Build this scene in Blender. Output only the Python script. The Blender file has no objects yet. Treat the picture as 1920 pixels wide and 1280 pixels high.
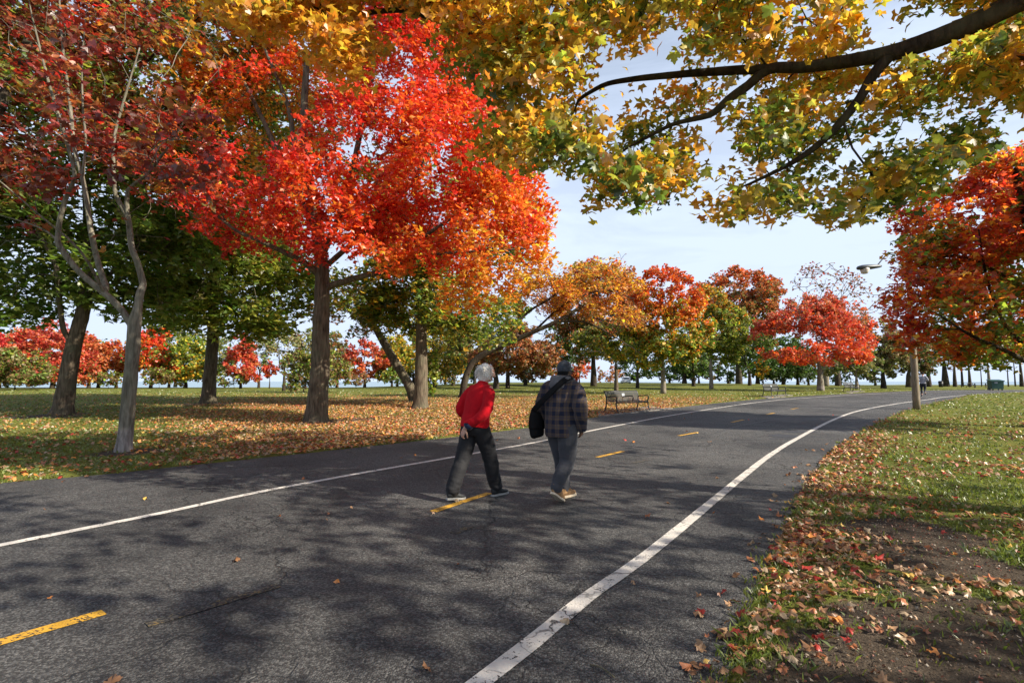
import bpy, math, random
import numpy as np
from mathutils import Vector, Matrix, noise

# ------------------------------------------------------------------ camera, light, exposure
scene = bpy.context.scene
COL = scene.collection
R = math.radians
CAM_H = 1.45
FPX = 960.0                       # focal length in pixels of the 1920 wide photograph (18 mm on 36 mm)
PITCH = math.atan(75.0 / FPX)
cam_d = bpy.data.cameras.new('camera')
cam_d.lens = 18.0
cam_d.sensor_width = 36.0
cam_d.clip_start = 0.05
cam_d.clip_end = 30000
cam = bpy.data.objects.new('camera', cam_d)
COL.objects.link(cam)
cam.location = (0, 0, CAM_H)
cam.rotation_euler = (math.pi / 2 + PITCH, 0, 0)
scene.camera = cam

SUN_EL = R(31)
SUN_AZ = R(114)                   # measured clockwise from +Y (away from the camera)
sun_dir = Vector((math.sin(SUN_AZ) * math.cos(SUN_EL), math.cos(SUN_AZ) * math.cos(SUN_EL), math.sin(SUN_EL)))
world = bpy.data.worlds.new('World')
scene.world = world
world.use_nodes = True
wt = world.node_tree
for n in list(wt.nodes):
    wt.nodes.remove(n)
wo = wt.nodes.new('ShaderNodeOutputWorld')
wb = wt.nodes.new('ShaderNodeBackground')
wb.inputs['Strength'].default_value = 0.05
sky = wt.nodes.new('ShaderNodeTexSky')
sky.sky_type = 'NISHITA'
sky.sun_disc = False
sky.sun_elevation = SUN_EL
sky.sun_rotation = SUN_AZ
sky.altitude = 100
sky.air_density = 1.0
sky.dust_density = 1.0
sky.ozone_density = 1.5
tcw = wt.nodes.new('ShaderNodeTexCoord')
mpw = wt.nodes.new('ShaderNodeMapping')
mpw.inputs['Scale'].default_value = (1.6, 1.6, 7.0)
nzw = wt.nodes.new('ShaderNodeTexNoise')
nzw.inputs['Scale'].default_value = 1.9
nzw.inputs['Detail'].default_value = 9
nzw.inputs['Roughness'].default_value = 0.62
nzw.inputs['Distortion'].default_value = 0.6
rmw = wt.nodes.new('ShaderNodeMapRange')
rmw.inputs['From Min'].default_value = 0.42
rmw.inputs['From Max'].default_value = 0.72
rmw.inputs['To Min'].default_value = 0.0
rmw.inputs['To Max'].default_value = 0.26
mxw = wt.nodes.new('ShaderNodeMix')
mxw.data_type = 'RGBA'
mxw.inputs['B'].default_value = (7.8, 9.1, 11.4, 1)      # thin high cloud
L = wt.links.new
L(tcw.outputs['Generated'], mpw.inputs['Vector'])
L(mpw.outputs[0], nzw.inputs['Vector'])
L(nzw.outputs[0], rmw.inputs['Value'])
sxw = wt.nodes.new('ShaderNodeSeparateXYZ')                 # autumn haze: whitest at the horizon, thinning overhead
L(tcw.outputs['Generated'], sxw.inputs[0])
vlw = wt.nodes.new('ShaderNodeMapRange')
vlw.interpolation_type = 'SMOOTHSTEP'
vlw.inputs['From Min'].default_value = 0.0; vlw.inputs['From Max'].default_value = 1.15
vlw.inputs['To Min'].default_value = 1.0; vlw.inputs['To Max'].default_value = 0.10
L(sxw.outputs[2], vlw.inputs['Value'])
adw = wt.nodes.new('ShaderNodeMath'); adw.operation = 'ADD'; adw.use_clamp = True
L(vlw.outputs[0], adw.inputs[0]); L(rmw.outputs[0], adw.inputs[1])
L(adw.outputs[0], mxw.inputs['Factor'])
L(sky.outputs[0], mxw.inputs['A'])
L(mxw.outputs['Result'], wb.inputs['Color'])
L(wb.outputs[0], wo.inputs['Surface'])

sun_d = bpy.data.lights.new('sun', 'SUN')
sun_d.energy = 5.0
sun_d.angle = R(0.53)
sun_d.color = (1.0, 0.91, 0.77)
sun = bpy.data.objects.new('sun', sun_d)
COL.objects.link(sun)
sun.rotation_euler = (-sun_dir).to_track_quat('-Z', 'Y').to_euler()

scene.view_settings.view_transform = 'Standard'
scene.view_settings.look = 'None'
scene.view_settings.exposure = 1.05
scene.view_settings.gamma = 1.0
scene.view_settings.use_curve_mapping = False
scene.render.engine = 'CYCLES'
scene.cycles.max_bounces = 7
scene.cycles.diffuse_bounces = 3
scene.cycles.glossy_bounces = 2
scene.cycles.transmission_bounces = 4
scene.cycles.use_denoising = True

# ------------------------------------------------------------------ small library
rng = np.random.default_rng(11)

def ss(a, b, x):
    t = np.clip((np.asarray(x, float) - a) / (b - a), 0, 1)
    return t * t * (3 - 2 * t)

def terrain(x, y):
    x = np.asarray(x, float); y = np.asarray(y, float)
    z = 0.45 * ss(8, 45, y)
    z = z + 0.62 * ss(42, 95, y) * ss(-28, -4, x) * (1 - ss(38, 66, x))
    return z

SP, CP = math.sin(PITCH), math.cos(PITCH)
def ray(px, py):
    a = (px - 960.0) / FPX; b = (640.0 - py) / FPX
    return a, CP - b * SP, SP + b * CP

def P(px, py, Y):
    """the point of the place at depth Y that shows at a given spot of the photograph"""
    dx, dy, dz = ray(px, py)
    t = Y / dy
    return np.array([dx * t, Y, CAM_H + dz * t])

def G(px, py):
    """the spot of ground that shows at a given spot of the photograph"""
    dx, dy, dz = ray(px, py)
    lo, hi = 0.3, 400.0
    for _ in range(50):
        m = 0.5 * (lo + hi); t = m / dy
        if CAM_H + dz * t > float(terrain(dx * t, m)):
            lo = m
        else:
            hi = m
    t = lo / dy
    return np.array([dx * t, lo, float(terrain(dx * t, lo))])

def vnoise(pts, scale, seed=0.0):
    """value noise for many points at once (numpy), about -1..1"""
    p = np.asarray(pts, float) * scale + seed * 17.13
    if p.ndim == 1:
        p = p[None]
    i = np.floor(p).astype(np.int64); f = p - i
    f = f * f * (3 - 2 * f)
    d = p.shape[1]
    out = np.zeros(len(p))
    primes = (73856093, 19349663, 83492791)
    for c in range(2 ** d):
        w = np.ones(len(p)); h = np.zeros(len(p), np.int64)
        for k in range(d):
            b = (c >> k) & 1
            w = w * (f[:, k] if b else 1 - f[:, k])
            h ^= (i[:, k] + b) * primes[k]
        h = (h ^ (h >> 13)) * 1274126177
        h = h ^ (h >> 16)
        out += w * ((h & 0xffff) / 32767.5 - 1)
    return out

def fbm(pts, scale, seed=0.0, oct=3):
    s = 0; a = 1; t = 0
    for k in range(oct):
        s = s + a * vnoise(pts, scale * 2 ** k, seed + k * 3.7); t += a; a *= 0.5
    return s / t

class Buf:
    """collects triangles (and a colour per vertex) for ONE mesh object"""
    def __init__(self):
        self.V = []; self.F = []; self.C = []; self.n = 0
    def add(self, V, F, C=None):
        V = np.asarray(V, np.float32).reshape(-1, 3); F = np.asarray(F, np.int32).reshape(-1, 3)
        if len(V) == 0:
            return
        self.V.append(V); self.F.append(F + self.n); self.n += len(V)
        if C is None:
            C = np.ones((len(V), 3), np.float32)
        C = np.asarray(C, np.float32)
        if C.ndim == 1:
            C = np.tile(C, (len(V), 1))
        self.C.append(C)
    def mesh(self, name, origin=(0, 0, 0), smooth=False, colour=False):
        me = bpy.data.meshes.new(name)
        if not self.V:
            return me
        V = np.concatenate(self.V) - np.asarray(origin, np.float32); F = np.concatenate(self.F)
        me.vertices.add(len(V)); me.vertices.foreach_set('co', V.astype(np.float32).ravel())
        me.loops.add(len(F) * 3); me.loops.foreach_set('vertex_index', F.ravel())
        me.polygons.add(len(F))
        me.polygons.foreach_set('loop_start', np.arange(0, len(F) * 3, 3, dtype=np.int32))
        me.polygons.foreach_set('loop_total', np.full(len(F), 3, np.int32))
        me.polygons.foreach_set('use_smooth', np.full(len(F), smooth, bool))
        if colour:
            at = me.attributes.new('tint', 'FLOAT_COLOR', 'POINT')
            c = np.concatenate(self.C); c4 = np.ones((len(c), 4), np.float32); c4[:, :3] = c
            at.data.foreach_set('color', c4.ravel())
        me.update(calc_edges=True); me.validate()
        return me

def link(name, me, mat=None, parent=None, loc=(0, 0, 0), kind=None):
    o = bpy.data.objects.new(name, me)
    COL.objects.link(o)
    if mat is not None and me is not None and len(me.materials) == 0:
        me.materials.append(mat)
    o.location = loc
    if parent is not None:
        o.parent = parent
    if kind:
        o['kind'] = kind
    return o

def thing(o, label, cat, group=None):
    o['label'] = label; o['category'] = cat
    if group:
        o['group'] = group
    return o

def empty(name, loc, label, cat, group=None, rz=0.0):
    o = bpy.data.objects.new(name, None)
    COL.objects.link(o)
    o.empty_display_size = 0.2
    o.location = [float(v) for v in loc]; o.rotation_euler = (0, 0, rz)
    return thing(o, label, cat, group)

def tube(pts, rad, sides=8, cap=True, squash=None, ref=None):
    """triangulated tapered tube through pts"""
    pts = np.asarray(pts, float); n = len(pts)
    rad = np.broadcast_to(np.asarray(rad, float), (n,)) if np.ndim(rad) < 2 else np.asarray(rad, float)
    T = np.gradient(pts, axis=0); T /= np.linalg.norm(T, axis=1)[:, None] + 1e-12
    u = np.cross(T[0], (0, 0, 1.0)) if ref is None else np.asarray(ref, float)
    if np.linalg.norm(u) < 1e-3:
        u = np.array([1.0, 0, 0])
    U = np.zeros((n, 3))
    for i in range(n):
        u = u - T[i] * np.dot(u, T[i]); u /= np.linalg.norm(u) + 1e-12
        U[i] = u
    W = np.cross(T, U)
    a = np.arange(sides) * 2 * math.pi / sides
    if rad.ndim == 2:
        ru, rw = rad[:, 0], rad[:, 1]
    else:
        ru = rad; rw = rad * (squash or 1.0)
    V = pts[:, None, :] + (np.cos(a)[None, :, None] * (U * ru[:, None])[:, None, :] + np.sin(a)[None, :, None] * (W * rw[:, None])[:, None, :])
    V = V.reshape(-1, 3)
    i = np.arange(n - 1)[:, None] * sides; j = np.arange(sides)[None, :]; j2 = (j + 1) % sides
    A = (i + j).ravel(); B = (i + j2).ravel(); C = (i + sides + j2).ravel(); D = (i + sides + j).ravel()
    F = np.concatenate([np.stack([A, B, C], 1), np.stack([A, C, D], 1)])
    if cap:
        V = np.concatenate([V, pts[:1], pts[-1:]])
        k0 = n * sides; k1 = k0 + 1
        jj = np.arange(sides); j2 = (jj + 1) % sides
        F = np.concatenate([F, np.stack([np.full(sides, k0), j2, jj], 1), np.stack([np.full(sides, k1), (n - 1) * sides + jj, (n - 1) * sides + j2], 1)])
    return V, F

def box(c, s, rz=0.0, taper=1.0):
    c = np.asarray(c, float); hx, hy, hz = np.asarray(s, float) / 2
    v = np.array([[x, y, z] for z in (-hz, hz) for y in (-hy, hy) for x in (-hx, hx)])
    v[4:, :2] *= taper
    ca, sa = math.cos(rz), math.sin(rz)
    v = np.stack([v[:, 0] * ca - v[:, 1] * sa, v[:, 0] * sa + v[:, 1] * ca, v[:, 2]], 1) + c
    F = [(0, 2, 3), (0, 3, 1), (4, 5, 7), (4, 7, 6), (0, 1, 5), (0, 5, 4), (2, 6, 7), (2, 7, 3), (0, 4, 6), (0, 6, 2), (1, 3, 7), (1, 7, 5)]
    return v, F

def spline(pts, step):
    """Catmull-Rom through pts resampled at about equal steps"""
    p = np.asarray(pts, float)
    q = np.concatenate([[2 * p[0] - p[1]], p, [2 * p[-1] - p[-2]]])
    out = []
    for i in range(1, len(q) - 2):
        m = max(2, int(np.linalg.norm(q[i + 1] - q[i]) / step) + 1)
        t = np.linspace(0, 1, m, endpoint=False)[:, None]
        a, b, c, d = q[i - 1], q[i], q[i + 1], q[i + 2]
        out.append(0.5 * ((2 * b) + (-a + c) * t + (2 * a - 5 * b + 4 * c - d) * t ** 2 + (-a + 3 * b - 3 * c + d) * t ** 3))
    out.append(p[-1:])
    return np.concatenate(out)

# ------------------------------------------------------------------ materials
class NT:
    def __init__(self, name):
        self.m = bpy.data.materials.new(name); self.m.use_nodes = True
        self.t = self.m.node_tree
        for n in list(self.t.nodes):
            self.t.nodes.remove(n)
        self.out = self.n('ShaderNodeOutputMaterial')
    def n(self, kind, **kw):
        nd = self.t.nodes.new(kind)
        for k, v in kw.items():
            setattr(nd, k, v)
        return nd
    def l(self, a, b):
        self.t.links.new(a, b)
    def val(self, sock, v):
        if hasattr(v, 'is_output'):
            self.l(v, sock)
        else:
            if sock.type == 'RGBA' and len(v) == 3:
                v = (*v, 1)
            sock.default_value = v
    def mix(self, fac, a, b):
        m = self.n('ShaderNodeMix', data_type='RGBA')
        self.val(m.inputs['Factor'], fac); self.val(m.inputs['A'], a); self.val(m.inputs['B'], b)
        return m.outputs['Result']
    def math(self, op, a, b=0.0, clamp=False):
        m = self.n('ShaderNodeMath', operation=op); m.use_clamp = clamp
        self.val(m.inputs[0], a); self.val(m.inputs[1], b)
        return m.outputs[0]
    def ramp(self, v, a, b, c=0.0, d=1.0):
        m = self.n('ShaderNodeMapRange')
        self.val(m.inputs['Value'], v)
        m.inputs['From Min'].default_value = a; m.inputs['From Max'].default_value = b
        m.inputs['To Min'].default_value = c; m.inputs['To Max'].default_value = d
        return m.outputs[0]
    def coord(self, scale=(1, 1, 1), which='Object'):
        tc = self.n('ShaderNodeTexCoord'); mp = self.n('ShaderNodeMapping')
        mp.inputs['Scale'].default_value = scale
        self.l(tc.outputs[which], mp.inputs['Vector'])
        return mp.outputs[0]
    def noise(self, vec, scale, detail=4, rough=0.55, dist=0.0):
        n = self.n('ShaderNodeTexNoise')
        self.l(vec, n.inputs['Vector'])
        n.inputs['Scale'].default_value = scale; n.inputs['Detail'].default_value = detail
        n.inputs['Roughness'].default_value = rough; n.inputs['Distortion'].default_value = dist
        return n.outputs[0]
    def voronoi(self, vec, scale, feature='F1', out='Distance'):
        n = self.n('ShaderNodeTexVoronoi', feature=feature)
        self.l(vec, n.inputs['Vector']); n.inputs['Scale'].default_value = scale
        return n.outputs[out]
    def attr(self, name='tint', out='Color'):
        a = self.n('ShaderNodeAttribute'); a.attribute_name = name
        return a.outputs[out]
    def bump(self, h, strength=0.5, dist=0.02):
        b = self.n('ShaderNodeBump')
        self.l(h, b.inputs['Height']); b.inputs['Strength'].default_value = strength; b.inputs['Distance'].default_value = dist
        return b.outputs[0]
    def bsdf(self, col, rough=0.7, normal=None, metal=0.0, spec=0.4, **kw):
        b = self.n('ShaderNodeBsdfPrincipled')
        self.val(b.inputs['Base Color'], col); self.val(b.inputs['Roughness'], rough)
        self.val(b.inputs['Metallic'], metal); self.val(b.inputs['Specular IOR Level'], spec)
        for k, v in kw.items():
            self.val(b.inputs[k], v)
        if normal is not None:
            self.l(normal, b.inputs['Normal'])
        self.l(b.outputs[0], self.out.inputs['Surface'])
        return b

def mat_plain(name, col, rough=0.6, metal=0.0, spec=0.4, nscale=30.0, var=0.15, bump=0.15):
    m = NT(name); v = m.coord()
    nz = m.noise(v, nscale, 5)
    c = m.mix(m.ramp(nz, 0.3, 0.7), [k * (1 - var) for k in col], [min(1, k * (1 + var)) for k in col])
    m.bsdf(c, rough, m.bump(nz, bump, 0.01), metal, spec)
    return m.m

def mat_leaf(name, trans=0.45, gloss=0.05):
    m = NT(name)
    c = m.attr()
    hs = m.n('ShaderNodeHueSaturation'); hs.inputs['Value'].default_value = 1.3
    m.l(c, hs.inputs['Color'])
    d = m.n('ShaderNodeBsdfDiffuse'); t = m.n('ShaderNodeBsdfTranslucent')
    m.l(c, d.inputs['Color']); m.l(hs.outputs[0], t.inputs['Color'])
    mx = m.n('ShaderNodeMixShader'); mx.inputs[0].default_value = trans
    m.l(d.outputs[0], mx.inputs[1]); m.l(t.outputs[0], mx.inputs[2])
    g = m.n('ShaderNodeBsdfGlossy'); g.inputs['Roughness'].default_value = 0.45
    g.inputs['Color'].default_value = (1, 1, 1, 1)
    m2 = m.n('ShaderNodeMixShader'); m2.inputs[0].default_value = gloss
    m.l(mx.outputs[0], m2.inputs[1]); m.l(g.outputs[0], m2.inputs[2])
    m.l(m2.outputs[0], m.out.inputs['Surface'])
    return m.m

def mat_bark(name, dark, light, ridge=14.0, painted=None):
    m = NT(name)
    v = m.coord((1, 1, 0.16))
    n1 = m.noise(v, ridge, 6, 0.62, 0.5)
    v2 = m.coord()
    n2 = m.noise(v2, 2.1, 4)
    c = m.mix(m.ramp(n1, 0.32, 0.68), dark, light)
    c = m.mix(m.ramp(n2, 0.45, 0.75, 0, 0.55), c, [0.12, 0.125, 0.075])      # lichen
    if painted:
        g = m.n('ShaderNodeTexCoord'); sx = m.n('ShaderNodeSeparateXYZ'); m.l(g.outputs['Object'], sx.inputs[0])
        zz = m.math('ADD', sx.outputs[2], m.math('MULTIPLY', m.math('SUBTRACT', n1, 0.5), 0.35))
        k = m.ramp(zz, painted - 0.06, painted + 0.05, 0.75, 0.0)
        c = m.mix(k, c, m.mix(m.ramp(n1, 0.35, 0.6), [0.11, 0.09, 0.08], [0.34, 0.30, 0.28]))
    m.bsdf(c, 0.9, m.bump(n1, 0.9, 0.03), spec=0.15)
    return m.m

M = {}
M['leaf'] = mat_leaf('maple_leaf_living', 0.58)
M['leaf_far'] = mat_leaf('distant_foliage', 0.4, 0.03)
M['litter'] = mat_leaf('fallen_leaf', 0.12, 0.04)
M['grass'] = mat_leaf('grass_blade', 0.4, 0.05)
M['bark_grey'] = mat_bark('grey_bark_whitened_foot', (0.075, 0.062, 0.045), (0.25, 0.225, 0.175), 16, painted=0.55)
M['bark'] = mat_bark('brown_bark', (0.035, 0.026, 0.018), (0.17, 0.135, 0.095), 13)
M['bark_dark'] = mat_bark('dark_bark', (0.014, 0.010, 0.008), (0.062, 0.045, 0.034), 13)
M['bark_pale'] = mat_bark('pale_bark', (0.10, 0.085, 0.065), (0.30, 0.26, 0.2), 13)

# ------------------------------------------------------------------ the path: outline and painted lines, as ground points
def gline(pix, extra_first=None, extra_last=None):
    p = [G(x, y)[:2] for x, y in pix]
    if extra_first is not None:                       # carry on behind the camera in the same direction
        d = p[0] - p[1]; d /= np.linalg.norm(d)
        p = [p[0] + d * extra_first[0] * k for k in (1.0, 0.66, 0.33)] + p
    if extra_last is not None:
        p = p + [np.array(e, float) for e in extra_last]
    return spline(np.array(p), 0.25)

LEFT_EDGE = gline([(0, 905), (200, 888), (420, 865), (640, 842), (840, 820), (1000, 800), (1110, 783), (1250, 766), (1400, 750),
                   (1530, 741), (1650, 735), (1750, 731.5)], [14], [(60, 60.5), (90, 67)])
RIGHT_EDGE = gline([(1350, 1280), (1385, 1180), (1430, 1080), (1470, 990), (1510, 910), (1555, 850), (1600, 818), (1640, 795),
                    (1690, 771), (1740, 756), (1790, 746.5), (1840, 738)], [9], [(60, 54.5), (90, 61)])
LEFT_LINE = gline([(0, 1022), (150, 992), (300, 962), (500, 920), (700, 883), (860, 855), (1020, 826), (1130, 803), (1280, 775),
                   (1430, 753), (1540, 744), (1700, 736)], [12], [(58, 58)])
RIGHT_LINE = gline([(900, 1280), (1000, 1203), (1100, 1120), (1200, 1050), (1300, 970), (1400, 887), (1450, 849), (1500, 819), (1560, 788),
                    (1610, 770), (1680, 757), (1740, 749), (1800, 741.5)], [8], [(58, 56)])

def resample(p, n):
    d = np.concatenate([[0], np.cumsum(np.linalg.norm(np.diff(p, axis=0), axis=1))])
    t = np.linspace(0, d[-1], n)
    return np.stack([np.interp(t, d, p[:, k]) for k in range(p.shape[1])], 1)

# match each left-edge point with the right edge by squared spacing so sections stay roughly across
def sections(n):
    Lp = resample(LEFT_EDGE, n)
    Rp = resample(RIGHT_EDGE, 4000)
    out = []; k0 = 0
    dirs = np.gradient(Lp, axis=0); dirs /= np.linalg.norm(dirs, axis=1)[:, None]
    for i in range(n):
        rel = Rp - Lp[i]
        along = rel @ dirs[i]
        k = k0 + int(np.argmin(np.abs(along[k0:k0 + 900]))) if k0 < 3990 else 3999
        k0 = max(k0, k)
        out.append(Rp[k0])
    return Lp, np.array(out)

secL, secR = sections(420)
ker = np.ones(9) / 9
secR = np.stack([np.convolve(np.pad(secR[:, k], 4, mode='edge'), ker, 'valid') for k in range(2)], 1)
ROADPOLY = np.concatenate([secL, secR[::-1]])

def seg_dist(pts, line):
    """distance from pts to a polyline"""
    best = np.full(len(pts), 1e9)
    ln = line[::2] if len(line) > 300 else line
    for i in range(len(ln) - 1):
        a, b = ln[i], ln[i + 1]; ab = b - a; q = ab @ ab
        if q < 1e-9:
            continue
        t = np.clip(((pts - a) @ ab) / q, 0, 1)
        d = np.hypot(pts[:, 0] - a[0] - t * ab[0], pts[:, 1] - a[1] - t * ab[1])
        np.minimum(best, d, out=best)
    return best

def in_poly(pts, poly):
    x, y = pts[:, 0], pts[:, 1]; c = np.zeros(len(pts), bool)
    xj, yj = poly[-1]
    for xi, yi in poly:
        m = ((yi > y) != (yj > y)) & (x < (xj - xi) * (y - yi) / (yj - yi + 1e-12) + xi)
        c ^= m
        xj, yj = xi, yi
    return c

def road_sd(pts):
    """signed distance, positive on the asphalt"""
    out = np.full(len(pts), -50.0)
    near = (pts[:, 0] > -22) & (pts[:, 0] < 92) & (pts[:, 1] > -8) & (pts[:, 1] < 70)
    p = pts[near]
    d = np.minimum(seg_dist(p, secL), seg_dist(p, secR))
    out[near] = np.where(in_poly(p, ROADPOLY), d, -d)
    return out

# lookup grid of that distance, for scattering
GX0, GX1, GY0, GY1, GS = -22.0, 60.0, -4.0, 66.0, 0.1
_gx = np.arange(GX0, GX1, GS); _gy = np.arange(GY0, GY1, GS)
_XX, _YY = np.meshgrid(_gx, _gy)
_SD = road_sd(np.stack([_XX.ravel(), _YY.ravel()], 1)).reshape(_XX.shape)
def sd_fast(p):
    fx = np.clip((p[:, 0] - GX0) / GS, 0, len(_gx) - 1.001); fy = np.clip((p[:, 1] - GY0) / GS, 0, len(_gy) - 1.001)
    i = fx.astype(int); j = fy.astype(int); a = fx - i; b = fy - j
    v = (_SD[j, i] * (1 - a) * (1 - b) + _SD[j, i + 1] * a * (1 - b) + _SD[j + 1, i] * (1 - a) * b + _SD[j + 1, i + 1] * a * b)
    outside = (p[:, 0] < GX0) | (p[:, 0] > GX1) | (p[:, 1] < GY0) | (p[:, 1] > GY1)
    return np.where(outside, -9.0, v)

def rightside(p):
    """True on the camera's (right) side of the path"""
    return (p[:, 0] > np.interp(p[:, 1], secL[:, 1], secL[:, 0]))

# dirt patches (world x, y, radius, strength)
DIRT = []
for (px, py, r, s) in [(1710, 1000, 0.50, 1.0), (1790, 1055, 0.5, 1.0), (1650, 1165, 0.34, 0.8), (1600, 1230, 0.34, 1.0), (1760, 1190, 0.42, .9),
                       (1850, 1240, 0.4, .9), (1560, 1300, 0.4, .9), (1745, 1290, 0.45, 1.0), (1660, 1090, .25, .6), (1700, 1240, .3, .8), (1800, 1130, .25, .6), (1690, 905, 0.35, 0.4), (1900, 1150, .3, .6),
                       (660, 787, 0.9, 0.9), (605, 792, 0.7, 0.9), (232, 848, 0.6, 0.8), (90, 780, 1.3, 0.7), (115, 777, 0.9, 0.8), (388, 757, 1.4, .7),
                       (788, 766, 1.0, .6), (1243, 737, .8, .6), (1535, 731, 1.2, .6), (1719, 767, .35, .8)]:
    g = G(px, py); DIRT.append((g[0], g[1], r, s))
def dirt_mask(p):
    d = np.zeros(len(p))
    wob = fbm(p, 2.3, 1.0) * 0.45
    for x, y, r, s in DIRT:
        q = np.hypot(p[:, 0] - x, p[:, 1] - y) / r
        d = np.maximum(d, s * (1 - ss(0.75, 1.45, q + wob)))
    return d

def litter_mask(p, sd=None):
    """how thickly leaves lie, 0..1"""
    sd = sd_fast(p) if sd is None else sd
    right = rightside(p) & (sd < 0)
    n1 = fbm(p, 0.55, 5.0); n2 = fbm(p, 1.7, 8.0)
    x, y = p[:, 0], p[:, 1]
    u = x / np.maximum(y, 0.5)
    left = ss(-0.78, -0.36, u + 0.10 * n1) * (1 - ss(27, 40, y + 6 * n1)) * 0.95 + 0.20
    left = left * (0.72 + 0.5 * n2)
    left = left * (1 - 0.75 * ss(0.30, 0.48, u)) * (1 - ss(34, 60, y))
    edge = 1 - ss(0.25, 1.1, -sd + 0.35 * n1)
    rr = (0.48 * edge + 0.27 + 0.45 * n1) * (0.45 + 0.55 * ss(2.5, 6, y))
    rr = rr * (1 - 0.8 * ss(12, 17, y)) + 0.34 * np.exp(-((y - 18.5) / 1.8) ** 2) * (0.5 + n2)
    rr = rr * (0.75 + 0.6 * n2)
    m = np.where(right, rr, left)
    return np.clip(m, 0, 1)

# ------------------------------------------------------------------ ground sheet
def axis(lo, hi, c, dense, n):
    """non-uniform coordinates, dense around c"""
    ul, uh = math.asinh((lo - c) / dense), math.asinh((hi - c) / dense)
    return c + dense * np.sinh(np.linspace(ul, uh, n))
gx = axis(-420, 460, 2.0, 3.2, 330)
gy = axis(-40, 330, 3.4, 2.6, 270)
XX, YY = np.meshgrid(gx, gy)
pts = np.stack([XX.ravel(), YY.ravel()], 1)
sd = road_sd(pts)
dm = dirt_mask(pts)
zz = terrain(pts[:, 0], pts[:, 1])
rough = (0.030 * fbm(pts, 1.1, 2.0) + 0.012 * fbm(pts, 5.0, 3.0) + 0.006 * vnoise(pts, 14.0, 9.0))
far = ss(25, 60, pts[:, 1])
edgew = 0.05 * fbm(pts, 3.0, 4.0)
sink = ss(-0.10, 0.16, sd + edgew)
zg = zz + (1 - sink) * (0.012 + rough * (1 - 0.6 * far) - 0.02 * dm) - sink * 0.09
shore = 88 + (196 - 88) * ss(-30, -8, pts[:, 0]) - 40 * ss(50, 72, pts[:, 0]) + 5 * fbm(pts, 0.04, 6.0)
zg = zg - 3.2 * ss(0, 7, pts[:, 1] - shore)
nx, ny = len(gx), len(gy)
idx = (np.arange(ny - 1)[:, None] * nx + np.arange(nx - 1)[None, :]).ravel()
F = np.concatenate([np.stack([idx, idx + 1, idx + nx + 1], 1), np.stack([idx, idx + nx + 1, idx + nx], 1)])
gb = Buf()
mask = np.stack([dm, litter_mask(pts, sd), np.zeros(len(pts))], 1)
gb.add(np.column_stack([pts, zg]), F, mask)

m = NT('park_ground')
v = m.coord()
sep = m.n('ShaderNodeSeparateColor'); m.l(m.attr(), sep.inputs[0])
n1 = m.noise(v, 0.35, 5); n2 = m.noise(v, 6.0, 5, 0.7); n3 = m.noise(v, 55.0, 4, 0.7)
g1 = m.mix(m.ramp(n1, 0.35, 0.65), [0.120, 0.145, 0.026], [0.200, 0.195, 0.040])
g2 = m.mix(m.ramp(n3, 0.3, 0.72), m.mix(0.55, g1, [0.03, 0.035, 0.012]), g1)
g2 = m.mix(m.ramp(n2, 0.56, 0.78, 0, 0.6), g2, [0.15, 0.125, 0.06])
soil = m.mix(m.ramp(n3, 0.3, 0.7), [0.040, 0.030, 0.022], [0.105, 0.082, 0.060])
soil = m.mix(m.ramp(m.voronoi(v, 38.0), 0.0, 0.25, 0.4, 0), soil, [0.19, 0.16, 0.13])
dk = m.ramp(m.math('ADD', sep.outputs[0], m.math('MULTIPLY', m.math('SUBTRACT', n2, 0.5), 0.7)), 0.32, 0.6)
c = m.mix(dk, g2, soil)
# leaf litter too far off to tell apart: speckles
vc = m.n('ShaderNodeTexVoronoi', feature='F1'); m.l(v, vc.inputs['Vector']); vc.inputs['Scale'].default_value = 7.0
cr = m.n('ShaderNodeValToRGB'); e = cr.color_ramp
e.elements[0].color = (0.20, 0.085, 0.035, 1); e.elements[1].color = (0.46, 0.29, 0.13, 1); e.elements[1].position = 0.9
x = e.elements.new(0.35); x.color = (0.40, 0.15, 0.05, 1)
x = e.elements.new(0.62); x.color = (0.50, 0.24, 0.07, 1)
sv = m.n('ShaderNodeSeparateColor'); m.l(vc.outputs['Color'], sv.inputs[0]); m.l(sv.outputs[0], cr.inputs[0])
has = m.math('LESS_THAN', sv.outputs[1], m.math('MULTIPLY', sep.outputs[1], 0.9))
inr = m.math('LESS_THAN', vc.outputs['Distance'], 0.52)
geo = m.n('ShaderNodeSeparateXYZ'); m.l(v, geo.inputs[0])
c = m.mix(m.math('MULTIPLY', m.math('MULTIPLY', has, inr), m.ramp(geo.outputs[1], 13, 26, 0.0, 1.0)), c, cr.outputs[0])
m.bsdf(c, 0.95, m.bump(m.math('ADD', n3, m.math('MULTIPLY', n2, 0.6)), 0.8, 0.03), spec=0.1)
M['ground'] = m.m
link('ground', gb.mesh('ground', colour=True, smooth=True), M['ground'], kind='structure')

# lake, out to the horizon
lb = Buf()
lb.add([(-9000, 40, -1.6), (9000, 40, -1.6), (9000, 14000, -1.6), (-9000, 14000, -1.6)], [(0, 1, 2), (0, 2, 3)])
m = NT('lake_water'); v = m.coord((1, 0.25, 1))
w = m.noise(v, 0.35, 5, 0.6)
b = m.bsdf([0.13, 0.22, 0.24], 0.22, m.bump(w, 0.25, 0.3), spec=0.5)
link('lake_water', lb.mesh('lake_water'), m.m, kind='structure')

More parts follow.
